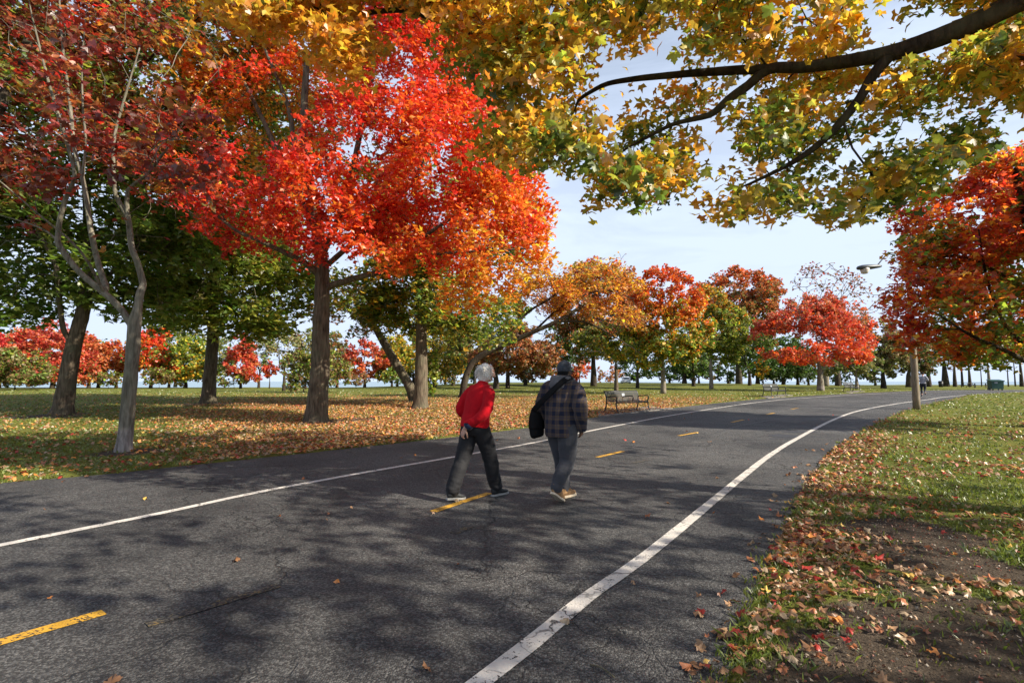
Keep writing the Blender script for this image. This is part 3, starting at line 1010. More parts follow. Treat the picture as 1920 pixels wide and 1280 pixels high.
def overhead_col(r, C, sh):
    w = C - np.array([0, 0, CAM_H]); u = w[:, 0] / w[:, 1] * 960 + 960; v = 715 - w[:, 2] / w[:, 1] * 960
    n = vnoise(C, 1.25, 3.0) * 0.55 + vnoise(C, 2.8, 6.0) * 0.25
    h = 0.63 + n * 0.66 + sh * 1.3
    h += 0.18 * np.exp(-(((u - 1420) / 260) ** 2 + ((v - 190) / 140) ** 2)) - 0.44 * np.exp(-(((u - 1650) / 270) ** 2 + ((v - 285) / 105) ** 2)) - .16 * np.exp(-(((u - 1180) / 110) ** 2 + ((v - 260) / 70) ** 2)) + 0.12 * (u < 1000) + .25 * (u < 720)
    return pick(r, h, [(0.10, [GREEN, (.085, .14, .02), DKGREEN]), (0.36, [(.17, .22, .028), GREEN, LIME]), (0.56, [(.50, .33, .03), (.38, .30, .03), LIME]), (0.8, [GOLD, (.64, .31, .025), GOLD, YELLOW]), (1.15, [(.64, .27, .022), GOLD])], 0.08)
make_tree('overhanging_maple', 'yellow and green maple whose long dark limb hangs over the path at top right', trunk, 0.30, 0.16, att, 0.40, 38, 0.097, MAPLE8,
          overhead_col, tip=0.0042, limbs=[L1, L2, L3, L4, L5], limb_r=[(.19, .022), (.062, .016), (.06, .014), (.07, .012), (.05, .02)], bark='bark_dark', parts=True, rough=0.08, own_leaves=300, seed=21, coarse_from=n_seen, bare_limbs=[(L1[1:], .024), (L2, .013), (L3, .012)], flat=0.5, up=0.35, crown_start=2.5, step=0.3)

# --- grey-trunked maple with bare twigs, left foreground
b = G(232, 846); Y = b[1]
trunk = [b - np.array([0, 0, .06])] + px_poly([(237, 800, Y), (242, 740, Y), (247, 680, Y), (251, 630, Y), (253, 604, Y)])
la = px_poly([(248, 615, Y), (229, 582, Y), (195, 549, Y - .1), (150, 511, Y - .3), (112, 462, Y - .5), (109, 440, Y - .5), (114, 403, Y - .5), (128, 360, Y - .6), (140, 325, Y - .7), (120, 250, Y - .9), (90, 150, Y - 1.1), (60, 30, Y - 1.3)])
lb_ = px_poly([(205, 556, Y), (186, 500, Y + .2), (172, 440, Y + .3), (160, 362, Y + .4), (150, 316, Y + .4), (139, 277, Y + .5), (132, 200, Y + .6), (118, 90, Y + .8), (110, -20, Y + 1)])
lc = px_poly([(155, 330, Y + .4), (161, 262, Y + .3), (156, 210, Y + .2), (154, 112, Y), (165, 0, Y - .2)])
ld = px_poly([(255, 606, Y), (262, 552, Y), (268, 534, Y + .1), (259, 496, Y + .1), (246, 460, Y + .1), (240, 409, Y + .1), (221, 375, Y + .1), (215, 349, Y), (214, 262, Y - .1), (235, 180, Y - .2), (262, 90, Y - .3)])
le = px_poly([(239, 405, Y + .1), (240, 356, Y), (274, 330, Y - .2), (300, 296, Y - .4), (319, 270, Y - .5), (352, 215, Y - .8), (385, 160, Y - 1)])
lf = px_poly([(110, 447, Y - .5), (70, 425, Y - .7), (30, 412, Y - .9), (-30, 395, Y - 1.1)])
lg = px_poly([(195, 549, Y - .1), (150, 470, Y - .9), (70, 400, Y - 1.5), (0, 340, Y - 2), (-60, 290, Y - 2.3)])
r = np.random.default_rng(8)
att = []
for (x0, x1, y0, y1, n) in [(20, 200, 80, 210, 22), (60, 330, 190, 300, 34), (190, 420, 200, 340, 34), (0, 130, 230, 370, 18), (-60, 330, -160, 100, 44), (260, 400, 280, 380, 18), (10, 90, 280, 460, 6)]:
    for _ in range(n):
        att.append(P(r.uniform(x0, x1), r.uniform(y0, y1), Y + r.uniform(-2.0, 1.6)))
bare = [P(r.uniform(-80, 460), r.uniform(20, 470), Y + r.uniform(-2, 1)) for _ in range(170)]
att_all = np.array(att + bare); cr = np.array([0.36] * len(att) + [0.02] * len(bare))
def a_col(r, C, sh):  # reds mostly darkened and dulled: the crown's shade is put into leaf colour
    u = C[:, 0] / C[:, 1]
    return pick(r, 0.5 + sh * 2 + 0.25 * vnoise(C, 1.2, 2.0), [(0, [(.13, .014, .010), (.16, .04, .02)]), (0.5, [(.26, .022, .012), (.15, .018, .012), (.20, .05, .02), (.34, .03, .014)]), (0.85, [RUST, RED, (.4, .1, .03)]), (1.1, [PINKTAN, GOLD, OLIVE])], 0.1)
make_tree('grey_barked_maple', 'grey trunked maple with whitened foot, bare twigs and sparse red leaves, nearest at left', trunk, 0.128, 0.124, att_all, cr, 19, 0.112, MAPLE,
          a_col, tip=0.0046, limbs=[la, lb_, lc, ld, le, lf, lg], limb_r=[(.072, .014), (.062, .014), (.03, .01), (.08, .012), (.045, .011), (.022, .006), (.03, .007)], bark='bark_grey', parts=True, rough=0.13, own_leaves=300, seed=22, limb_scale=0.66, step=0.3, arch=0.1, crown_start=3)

# --- the big red maple
b = G(593, 791); Y = b[1]; YD = Y
trunk = [b - np.array([0, 0, .06])] + px_poly([(595, 760, Y), (600, 690, Y), (601, 640, Y), (602, 590, Y), (604, 540, Y), (603, 500, Y), (598, 450, Y), (588, 380, Y), (575, 310, Y), (570, 220, Y), (575, 120, Y)])
l1 = px_poly([(607, 545, Y), (622, 535, Y - .1), (642, 529, Y - .3), (674, 519, Y - .7), (719, 507, Y - 1.1), (745, 481, Y - 1.3), (790, 447, Y - 1.6), (860, 400, Y - 1.8), (930, 350, Y - 2)])
l2 = px_poly([(735, 500, Y - 1.2), (775, 485, Y - 1.6), (842, 474, Y - 2.2), (930, 470, Y - 2.8), (1000, 465, Y - 3)])
l3 = px_poly([(602, 520, Y), (576, 496, Y - .3), (542, 477, Y - .7), (494, 455, Y - 1), (440, 430, Y - 1.3), (380, 380, Y - 1.6)])
l4 = px_poly([(602, 480, Y), (640, 400, Y + .2), (665, 300, Y + .3), (690, 180, Y + .3), (720, 60, Y + .2), (760, -60, Y)])
l5 = px_poly([(596, 440, Y), (540, 330, Y + .5), (500, 240, Y + .8), (460, 160, Y + 1), (420, 90, Y + 1.1), (390, 0, Y + 1.2)])
l6 = px_poly([(590, 395, Y), (555, 290, Y + .3), (540, 200, Y + .3), (500, 100, Y + .3), (470, 20, Y + .2)])
l7 = px_poly([(604, 505, Y), (700, 420, Y - .6), (780, 330, Y - 1), (830, 220, Y - 1.2), (850, 90, Y - 1.3)])
r = np.random.default_rng(9)
def ell(px, py, Yc, wpx, hpx, ry):
    c = P(px, py, Yc); k = Yc / 960.0
    return (c[0], c[1], c[2], wpx * k, ry, hpx * k)
red = [ell(740, 320, Y - .8, 220, 170, 3.6), ell(850, 330, Y - 1.2, 160, 190, 2.8), ell(930, 470, Y - 2.2, 105, 105, 1.9), ell(790, 130, Y - .6, 140, 130, 2.8),
       ell(620, 400, Y - 1.6, 150, 85, 2.2), ell(420, 340, Y - 1.4, 135, 62, 1.5), ell(890, 540, Y - 2.4, 75, 50, 1.3), ell(690, 470, Y - 2, 130, 55, 1.5), ell(980, 400, Y - 1.8, 60, 70, 1.3), ell(940, 320, Y - 1.6, 75, 120, 1.8), ell(800, 40, Y - .6, 120, 90, 2.4), ell(860, 110, Y - .8, 70, 110, 1.8)]
back = [ell(470, 180, Y + 1.5, 190, 190, 2.2), ell(600, 90, Y + 1.6, 190, 190, 2.4), ell(760, -60, Y, 190, 120, 3.0), ell(480, 420, Y + .8, 120, 60, 1.6)]
att = np.concatenate([crown_points(r, red, 820, 0.45, gap=0.55, gs=0.8), crown_points(r, back, 420, 0.2, gap=0.6, gs=0.8)])
def d_col(r, C, sh):
    w = C - np.array([0, 0, CAM_H]); u = w[:, 0] / w[:, 1] * 960 + 960; v = 715 - w[:, 2] / w[:, 1] * 960
    isb = (C[:, 1] > YD - 0.2) & (u < 700) & (v < 330)
    low = ss(400, 560, v) * ss(560, 800, u) + 0.55 * ss(960, 1060, u + 0 * v) * ss(300, 420, v) * 0.4
    h = 0.45 + 0.52 * low + sh + 0.30 * vnoise(C, 0.9, 4.0) - 0.12 * ss(700, 400, u) + 0.22 * ss(770, 960, u)
    c1 = pick(r, h, [(0.0, [CRIMSON, RED]), (0.3, [RED, RED, SCARLET]), (0.55, [SCARLET, ORANGERED]), (0.78, [ORANGERED, ORANGE]), (1.0, [ORANGE, GOLD])], 0.10)
    h2 = 0.5 + 0.5 * vnoise(C, 0.6, 9.0) + sh * 2 + 0.4 * ss(300, 40, v)
    c2 = pick(r, h2, [(0.0, [GREEN, OLIVE]), (0.4, [GOLD, OLIVE, LIME, (.45, .25, .03)]), (0.8, [(.5, .22, .03), ORANGE, GOLD]), (1.2, [ORANGERED, ORANGE])], 0.1)
    return np.where(isb[:, None], c2, c1)
make_tree('red_maple', 'large scarlet maple with stout single trunk on the leaf strewn lawn', trunk, 0.35, 0.10, att, 0.50, 58, 0.150, STAR,
          d_col, tip=0.007, limbs=[l1, l2, l3, l4, l5, l6, l7], limb_r=[(.12, .03), (.06, .02), (.11, .025), (.14, .03), (.13, .03), (.12, .03), (.10, .03)], bark='bark', parts=True, rough=0.10, seed=23, crown_start=4.5, up=0.40, flat=0.85, limb_scale=0.55)

# --- dark green maples behind, left
def simple_near(name, label, foot, trunk_px, r0, r1, ells, n, cr, nl, leaf, stops, seed, bark='bark', limbs=(), tmpl=STAR, gap=0.6, spread=.15, zr=None, shell=.35, parts=False, **kw):
    b = G(*foot); Y = b[1]; r = np.random.default_rng(seed)
    trunk = [b - np.array([0, 0, .06])] + px_poly([(x, y, Y) for x, y in trunk_px])
    E = [ell(px, py, Y + dy, w, h, ry) for (px, py, dy, w, h, ry) in ells]
    att = crown_points(r, E, n, shell, gap=gap, gs=0.5, zmin=b[2] + 1.7)
    z0, z1 = (att[:, 2].min(), att[:, 2].max())
    lim = [px_poly([(x, y, Y + d) for x, y, d in l]) for l in limbs]
    return make_tree(name, label, trunk, r0, r1, att, cr, nl, leaf, tmpl, by_height(stops, z0, z1, spread), bark=bark, limbs=lim, seed=seed, rough=0.09, parts=parts, **kw)

GREENS = [(0, [(.12, .18, .025), GREEN, (.20, .25, .035)]), (0.6, [GREEN, (.20, .25, .038), (.14, .20, .03)]), (1.0, [GREEN, LIME, OLIVE])]
simple_near('forked_maple', 'dark forked maple with green crown, left of the grey trunked maple', (116, 776), [(122, 740), (130, 690), (140, 640), (150, 605), (160, 560), (165, 500), (165, 420), (160, 330)], 0.34, 0.12,
            [(120, 430, 0, 250, 150, 4.5), (250, 480, 1, 160, 110, 3.5), (-30, 450, -1, 120, 130, 3.5), (120, 300, 0, 250, 150, 4.5), (30, 560, -1, 70, 45, 1.6), (330, 330, 1, 150, 120, 3), (250, 565, .5, 85, 45, 2.4), (60, 600, 0, 60, 28, 1.6), (200, 160, 2, 320, 150, 5), (480, 240, 3, 160, 120, 4)], 600, 0.85, 60, 0.26, GREENS, 31,
            limbs=[[(138, 645, 0), (120, 620, -.3), (112, 570, -.6), (105, 500, -1), (70, 430, -1.5)], [(148, 610, 0), (185, 540, .5), (240, 480, .8)]], tip=0.012, parts=True)
simple_near('green_maple', 'green maple with straight dark trunk between grey trunked maple and red maple', (390, 756), [(394, 700), (399, 640), (400, 590), (404, 520), (408, 440), (410, 340)], 0.36, 0.12,
            [(420, 500, 0, 150, 95, 5), (330, 470, 0, 110, 90, 4), (520, 520, -.5, 90, 75, 3.5), (420, 380, 0, 160, 130, 5), (480, 590, -2, 60, 35, 2), (430, 590, -1, 110, 38, 3), (330, 580, 0, 70, 40, 2.4)], 330, 1.1, 88, 0.29,
            [(0, [GREEN, LIME, (.18, .23, .035)]), (0.5, [GREEN, LIME, (.24, .25, .035)]), (1.0, [OLIVE, GOLD, GREEN])], 32, limbs=[[(403, 560, 0), (430, 520, -.5), (450, 470, -1), (500, 430, -1.5)], [(401, 590, 0), (370, 550, 0), (340, 500, .5)]], tip=0.014)
simple_near('twin_trunk_tree', 'upright dark trunked tree with green and gold leaves right of the red maple trunk', (788, 764), [(789, 740), (790, 690), (790, 640), (790, 580), (788, 520), (785, 420), (780, 330)], 0.34, 0.14,
            [(760, 520, 0, 120, 80, 4), (850, 560, .5, 90, 60, 3), (690, 570, 0, 80, 50, 2.5), (800, 400, 1, 170, 120, 4), (950, 430, 2.2, 75, 75, 2.0), (945, 590, 2.5, 45, 50, 1.6), (850, 620, 1, 60, 34, 1.8), (720, 610, .5, 60, 28, 1.8)], 320, 0.8, 85, 0.215,
            [(0, [GREEN, LIME, DKGREEN]), (0.4, [GREEN, (.25, .26, .03), GOLD]), (0.9, [GREEN, LIME, OLIVE])], 33, bark='bark', tip=0.011, limbs=[[(790, 600, 0), (850, 540, .8), (920, 450, 2), (960, 420, 2.2)]])
# leaning trunk beside it
b = G(779, 752); Y = b[1]; r = np.random.default_rng(34)
trunk = [b - np.array([0, 0, .05])] + px_poly([(768, 725, Y), (748, 690, Y), (727, 655, Y), (708, 622, Y), (690, 596, Y - .3), (665, 560, Y - .6)])
att = crown_points(r, [ell(640, 560, Y - .8, 80, 50, 2.5), ell(700, 600, Y, 60, 35, 2)], 60, 0.2)
make_tree('leaning_tree', 'tree with bare trunk leaning steeply left beside the upright dark trunk', trunk, 0.30, 0.16, att, 0.6, 45, 0.2, STAR,
          by_height([(0, [GREEN, OLIVE, RUST]), (1, [GOLD, GREEN])], 5, 10), tip=0.012, bark='bark', seed=34, rough=0.09)

# --- orange-red maple, shade put into its dulled leaf colours; trunk left of the frame
r = np.random.default_rng(35)
Y = 17.5; b = P(-150, 790, Y); b[2] = float(terrain(b[0], Y))
E = [ell(60, 180, Y, 230, 190, 4), ell(280, 130, Y + 1, 190, 150, 3.5), ell(130, -60, Y, 280, 130, 4), ell(300, 290, Y + .5, 110, 70, 2), ell(-80, 330, Y, 120, 90, 3)]
E += [ell(420, 100, Y + 2, 150, 150, 3), ell(-40, 60, Y + 1, 150, 160, 4)]
att = crown_points(r, E, 520, 0.3, gap=0.6, gs=0.6)
trunk = [b, b + (0.1, 0, 2), P(-110, 500, Y), P(-60, 350, Y), P(0, 200, Y), P(60, 60, Y)]
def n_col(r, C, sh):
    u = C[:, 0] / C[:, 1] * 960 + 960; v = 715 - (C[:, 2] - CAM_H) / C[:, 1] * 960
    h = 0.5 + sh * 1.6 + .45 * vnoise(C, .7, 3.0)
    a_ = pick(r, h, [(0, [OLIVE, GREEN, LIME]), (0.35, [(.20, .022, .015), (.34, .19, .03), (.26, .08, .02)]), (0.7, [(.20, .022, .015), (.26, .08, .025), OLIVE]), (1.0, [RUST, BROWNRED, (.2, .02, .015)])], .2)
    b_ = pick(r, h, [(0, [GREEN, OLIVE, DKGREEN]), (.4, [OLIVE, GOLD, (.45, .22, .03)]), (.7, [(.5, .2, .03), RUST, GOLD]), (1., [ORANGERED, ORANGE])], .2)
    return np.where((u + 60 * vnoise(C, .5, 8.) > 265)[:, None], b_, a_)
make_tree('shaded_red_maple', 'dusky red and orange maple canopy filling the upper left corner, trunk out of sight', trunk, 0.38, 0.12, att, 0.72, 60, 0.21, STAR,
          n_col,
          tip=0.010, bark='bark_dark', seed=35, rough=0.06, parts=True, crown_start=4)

# --- red and green maple at the right edge
r = np.random.default_rng(36)
b = G(2010, 800); Y = 15.5; b = P(2005, 760, Y); b[2] = float(terrain(b[0], Y))
E = [ell(1850, 440, Y, 150, 140, 2.6), ell(1780, 580, Y - .5, 130, 75, 2.2), ell(1730, 530, Y - .3, 85, 65, 1.5), ell(1960, 520, Y, 170, 170, 3), ell(1900, 640, Y - 1, 110, 48, 1.6), ell(1880, 340, Y, 75, 50, 1.5), ell(2060, 350, Y, 140, 130, 3), ell(1760, 470, Y, 80, 60, 1.6)]
att = crown_points(r, E, 620, 0.3, gap=0.62, gs=0.8)
w = att; u = att[:, 0] / att[:, 1] * 960 + 960; vv = 715 - (att[:, 2] - CAM_H) / att[:, 1] * 960
att = att[(vv < 672 + 0.05 * (u - 1700)) & (u > np.where((vv > 420) & (vv < 545), 1700, 1668))]
trunk = [b, b + (0, 0, 1.0), P(1985, 680, Y), P(1965, 600, Y), P(1940, 500, Y), P(1920, 400, Y), P(1905, 320, Y)]
lm = [px_poly([(1984, 700, Y), (1930, 680, Y - .3), (1880, 655, Y - .6), (1820, 628, Y - .8), (1760, 590, Y - .9)]), px_poly([(1980, 690, Y), (1925, 650, Y - .2), (1880, 600, Y - .3), (1850, 520, Y - .3), (1835, 430, Y - .2)]),
      px_poly([(1960, 590, Y), (1900, 530, Y + .3), (1800, 480, Y + .4), (1720, 500, Y + .3)])]
def r_col(r, C, sh):
    u = C[:, 0] / C[:, 1] * 960 + 960; v = 715 - (C[:, 2] - CAM_H) / C[:, 1] * 960
    h = 0.34 + sh * 1.4 + 0.45 * vnoise(C, 0.75, 5.0) + 0.16 * np.exp(-((v - 400) / 70.) ** 2) + 0.22 * ss(1780, 1680, u) - 0.26 * np.exp(-(((u - 1885) / 80) ** 2 + ((v - 560) / 60) ** 2)) + .12 * ss(600, 660, v)
    return pick(r, h, [(0.0, [GREEN, LIME]), (0.2, [GREEN, (.17, .22, .035), LIME]), (0.42, [ORANGE, ORANGERED, GOLD, (.6, .16, .02)]), (0.78, [SCARLET, ORANGERED, BROWNRED]), (1.1, [CRIMSON, RED])], 0.10)
make_tree('red_green_maple', 'broad maple turning from green to red at the right edge beyond the lamp post', trunk, 0.30, 0.10, att, 0.50, 72, 0.150, STAR,
          r_col, tip=0.006, limbs=lm, limb_r=[(.10, .025), (.08, .02), (.07, .02)], bare_limbs=[(lm[0], .0075), (lm[1], .006), (lm[2], .005), (trunk[2:], .010)], bark='bark_dark', parts=True, seed=36, rough=0.06, up=0.4, limb_scale=0.6, crown_start=1.8)

# --- crooked tree curving over the lawn behind the walkers
r = np.random.default_rng(37)
Y = 34.0; b = P(868, 740, Y); b[2] = float(terrain(b[0], Y))
trunk = [b] + px_poly([(872, 712, Y), (888, 678, Y), (925, 655, Y - .2), (965, 638, Y - .4), (1005, 620, Y - .6), (1045, 602, Y - .8), (1090, 575, Y - 1)])
lm = [px_poly([(940, 648, Y), (985, 590, Y), (1030, 560, Y), (1080, 525, Y)]), px_poly([(1045, 602, Y - .8), (1100, 605, Y - 1.2), (1150, 630, Y - 1.5), (1190, 655, Y - 1.5)]), px_poly([(1000, 622, Y), (1060, 570, Y - 1), (1130, 545, Y - 1.2), (1190, 560, Y - 1.2)])]
E = [ell(1080, 540, Y - .6, 120, 50, 2.6), ell(1020, 555, Y, 70, 50, 2), ell(1150, 590, Y - 1, 65, 38, 2), ell(1120, 515, Y, 70, 28, 1.6)]
attl = crown_points(r, E, 150, 0.2, gap=0.7, gs=0.7)
bare = np.array([P(r.uniform(1000, 1215), r.uniform(570, 680), Y + r.uniform(-2.5, 1)) for _ in range(80)] + [P(r.uniform(1150, 1185), r.uniform(470, 500), Y) for _ in range(4)])
att = np.concatenate([attl, bare]); cr = np.array([0.62] * len(attl) + [0.03] * len(bare))
make_tree('crooked_tree', 'crooked half bare tree with gold leaves and long curved limb behind the walkers', trunk, 0.24, 0.11, att, cr, 85, 0.17, STAR,
          by_height([(0, [RUST, BROWN, GOLD]), (0.5, [GOLD, ORANGE, RUST]), (1, [GOLD, YELLOW, RUST, OLIVE])], 5, 9.5), tip=0.010, limbs=lm, limb_r=[(.11, .04), (.09, .025), (.08, .025)], bark='bark_dark', parts=True, seed=37, rough=0.05, crown_start=2.5, arch=0.0)

# ------------------------------------------------------------------ farther trees: one call each
def far_tree(name, label, px, Yd, ells, rt, stops, seed, leafpx=4.2, cover=3.4, bark='bark_dark', fork=None, trunk_to=None, n=70, gap=0.42, bare=0, tip=None,
             group=None, lean=0.0, spread=.15, shell=.45, cat='tree', zmin=1.6):
    r = np.random.default_rng(seed)
    b = P(px, 700, Yd); b[2] = float(terrain(b[0], Yd)) - 0.05
    k = Yd / 960.0
    E = [ell(a, c, Yd + dy, w, h, w * k * 0.85) for (a, c, dy, w, h) in ells]
    att = crown_points(r, E, n, shell, gap=gap, gs=0.35, zmin=b[2] + zmin, seed=seed)
    top = max(e[2] + 0.25 * e[5] for e in E); cx = np.mean([e[0] for e in E]); low = att[:, 2].min()
    f = b[2] + (fork if fork else max(1.2, (low - b[2]) * 0.9))
    trunk = [b, b + (0.02, 0, (f - b[2]) * 0.5), np.array([b[0] + lean * 0.3, b[1], f]), np.array([b[0] * .6 + cx * .4 + lean, b[1], f * .6 + top * .4])]
    n = int(n * 2.0); att = crown_points(r, E, n, shell, gap=gap, gs=0.35, zmin=b[2] + zmin, seed=seed)
    cover = cover * 1.22
    area = sum(math.pi * e[3] * e[5] for e in E); leaf = max(0.15, leafpx * k)
    cr = 0.55 * math.sqrt(area / len(att)) * 1.8
    nl = max(4, cover * area / (0.45 * leaf * leaf) / len(att))
    crs = np.full(len(att), cr)
    if bare:
        bp = crown_points(r, [(e[0], e[1], e[2], e[3] * 1.05, e[4], e[5] * 1.05) for e in E], bare, 0.8, zmin=b[2] + 2)
        att = np.concatenate([att, bp]); crs = np.concatenate([crs, np.full(len(bp), 0.02)])
    z0, z1 = low, max(e[2] + e[5] for e in E)
    return make_tree(name, label, trunk, rt, rt * 0.12, att, crs, nl, leaf, BLADE2, by_height(stops, z0, z1, spread), tip=tip or max(0.012, 0.35 * k), bark=bark, leafmat='leaf_far',
                     seed=seed, sides=7, up=0.3, flat=0.75, step=0.9, minr=0.22 * k, group=group, cat=cat)

FOR = (.58, .18, .040); FSC = (.56, .085, .038); FRD = (.46, .045, .030); FPK = (.48, .14, .09)
REDS = [(0, [FOR, FSC, (.52, .15, .05), OLIVE]), (0.4, [FSC, FRD, (.54, .15, .05)]), (1.0, [FRD, FSC, BROWNRED, FPK])]
ORRED = [(0, [GOLD, FOR, OLIVE]), (0.4, [(.54, .15, .05), FOR, RUST]), (1.0, [FSC, RUST, (.54, .15, .05)])]
RUSTS = [(0, [GREEN, OLIVE, DKGREEN]), (0.35, [OLIVE, RUST]), (0.7, [RUST, RUST, BROWN]), (1.0, [RUST, ORANGERED])]
OLIVES = [(0, [DKGREEN, GREEN]), (0.5, [GREEN, OLIVE]), (1.0, [OLIVE, GOLD, GREEN])]
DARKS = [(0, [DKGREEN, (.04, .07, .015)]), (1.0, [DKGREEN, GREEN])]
BROWNS = [(0, [BROWN, RUST, OLIVE]), (0.5, [BROWN, RUST]), (1, [RUST, BROWN, OLIVE])]
BUSH = [(0, [GREEN, OLIVE, BROWN]), (1, [OLIVE, BROWN, GREEN, LIME])]

# left, along the shore
far_tree('maple_tree', 'wide fiery red maple by the shore seen left of the forked maple', 100, 74, [(95, 660, 0, 62, 58), (60, 680, -2, 50, 40), (135, 690, -3, 40, 32)], .35, REDS, 41, zmin=.7, cover=6.0)
far_tree('maple_tree', 'orange red maple by the shore just right of the forked trunk', 168, 76, [(165, 670, 0, 34, 48)], .3, ORRED, 42, n=40, zmin=.7, cover=6.0)
far_tree('maple_tree', 'pink red maple at the far left edge by the shore', 0, 80, [(5, 668, 0, 45, 46)], .3, [(0, [OLIVE, ORANGERED]), (.6, [RED, CRIMSON, PINKTAN]), (1, [CRIMSON, RED])], 43, n=40, zmin=.7, cover=6.0)
far_tree('shrub', 'low brownish green shrub at the left edge below the shore maples', 30, 62, [(28, 690, 0, 62, 34), (-20, 680, 0, 50, 36), (60, 706, -2, 34, 18)], .12, BUSH, 44, n=50, zmin=0.2, cat='shrub', fork=.3, cover=6.0)
far_tree('maple_tree', 'small orange red maple seen between the forked and grey trunks', 219, 78, [(215, 680, 0, 30, 44)], .25, ORRED, 45, n=36, zmin=.7, cover=6.0)
far_tree('dark_evergreen', 'dark evergreen behind the small orange red maple', 186, 80, [(188, 680, 0, 24, 46)], .3, DARKS, 46, n=30, zmin=.5)
far_tree('maple_tree', 'mixed red and green maple just right of the grey trunk', 284, 77, [(285, 660, 0, 44, 50), (300, 695, -2, 30, 24)], .28, [(0, [GREEN, ORANGE]), (.5, [SCARLET, ORANGERED, GREEN]), (1, [SCARLET, RED, ORANGE])], 47, n=50, zmin=.7, cover=6.0)
far_tree('lime_tree', 'bright yellow green tree between grey trunk and straight dark trunk', 350, 76, [(350, 672, 0, 36, 50), (368, 690, -2, 22, 30)], .25, [(0, [LIME, GREEN, GOLD]), (1, [GREEN, LIME])], 48, n=46, zmin=.4, cover=6.0)
far_tree('maple_tree', 'narrow crimson maple with tiered branches right of the straight dark trunk', 452, 72, [(458, 650, 0, 22, 26), (455, 682, 0, 34, 26), (460, 702, -1, 38, 14)], .22, REDS, 49, n=44, gap=.75, zmin=.7, cover=6.0)
far_tree('green_tree', 'loose blue green tree behind the narrow crimson maple', 486, 78, [(490, 660, 0, 26, 42), (425, 660, 3, 30, 40)], .22, [(0, [GREEN, OLIVE]), (1, [GREEN, PALEOLIVE])], 50, n=40, cover=2.2, zmin=.7)
far_tree('maple_tree', 'little scarlet maple low beside the narrow crimson maple', 506, 71, [(506, 692, 0, 16, 14)], .1, REDS, 51, n=14, zmin=.5, cover=6.0)
far_tree('half_bare_tree', 'thin half bare tree with forked dark trunk left of the red maple trunk', 533, 52, [(540, 655, 0, 55, 38)], .20, [(0, [OLIVE, BROWN]), (1, [OLIVE, PALEOLIVE])], 52, n=24, cover=1.6, bare=80, fork=2.2, gap=.9)
far_tree('thicket', 'tangled brown and green thicket behind the red maple trunk', 570, 46, [(565, 690, 0, 34, 36), (610, 690, 0, 36, 38), (640, 700, 2, 22, 26), (548, 715, -1, 20, 14)], .10, BUSH, 53, n=90, zmin=.1, bare=50, cat='shrub', fork=.3, cover=3.6)
far_tree('maple_tree', 'round red dome shaped maple between the red maple trunk and leaning trunk', 684, 78, [(684, 676, 0, 44, 40)], .28, [(0, [FOR, (.54, .15, .05)]), (.3, [FSC, RUST, FOR]), (1, [FRD, BROWNRED, FSC])], 54, n=60, shell=.7, zmin=.7, cover=6.0)
far_tree('yellow_tree', 'yellow green tree just behind the leaning trunk', 745, 80, [(745, 670, 0, 36, 42), (715, 690, 2, 18, 22)], .25, [(0, [LIME, GOLD, GREEN]), (1, [GOLD, OLIVE, LIME])], 55, n=44, zmin=.7, cover=6.0)
far_tree('shrub', 'pale green leafy sapling against the upright dark trunk', 806, 26, [(805, 700, 0, 17, 38), (812, 680, 0, 14, 26)], .03, [(0, [GREEN, LIME]), (1, [LIME, GREEN, PALEOLIVE])], 56, n=46, zmin=.15, cat='shrub', fork=.3, leafpx=5.5, cover=6.0)
far_tree('olive_tree', 'olive and brown tree left of the person in red', 850, 72, [(850, 640, 0, 46, 45), (890, 650, 2, 45, 45)], .35, [(0, [BROWN, OLIVE]), (1, [OLIVE, PALEOLIVE, GREEN])], 57, n=70, cover=4.2, bare=40, zmin=.7)
far_tree('green_tree', 'bright green tree glimpsed beneath the red maple beside the curved limb', 952, 62, [(952, 590, 0, 40, 48)], .3, [(0, [GREEN, DKGREEN]), (1, [GREEN, LIME, (.14, .22, .03)])], 58, n=50, zmin=.7, cover=6.0)
far_tree('brown_tree', 'rusty brown tree with twin dark trunks behind the walkers', 930, 58, [(960, 650, 0, 60, 42), (1010, 660, 1, 46, 46), (910, 665, 0, 30, 30)], .42, BROWNS, 59, n=90, cover=5, bare=40, fork=2.0)
far_tree('dark_evergreen', 'dark green tree behind the person in the cap', 1052, 84, [(1052, 650, 0, 32, 52)], .4, DARKS, 60, n=44)
far_tree('maple_tree', 'low bright coral maple right of the cap of the person in plaid', 1086, 88, [(1086, 692, 0, 26, 22)], .18, [(0, [FSC, FOR]), (1, [FSC, PINKTAN, FPK])], 61, n=30, zmin=.2)
far_tree('shrub', 'pinkish brown bare shrub below the rust dome tree', 1145, 86, [(1140, 702, 0, 30, 16)], .1, [(0, [BROWN, PINKTAN]), (1, [BROWN, PINKTAN, RUST])], 62, n=30, zmin=.1, cat='shrub', fork=.3, cover=2)
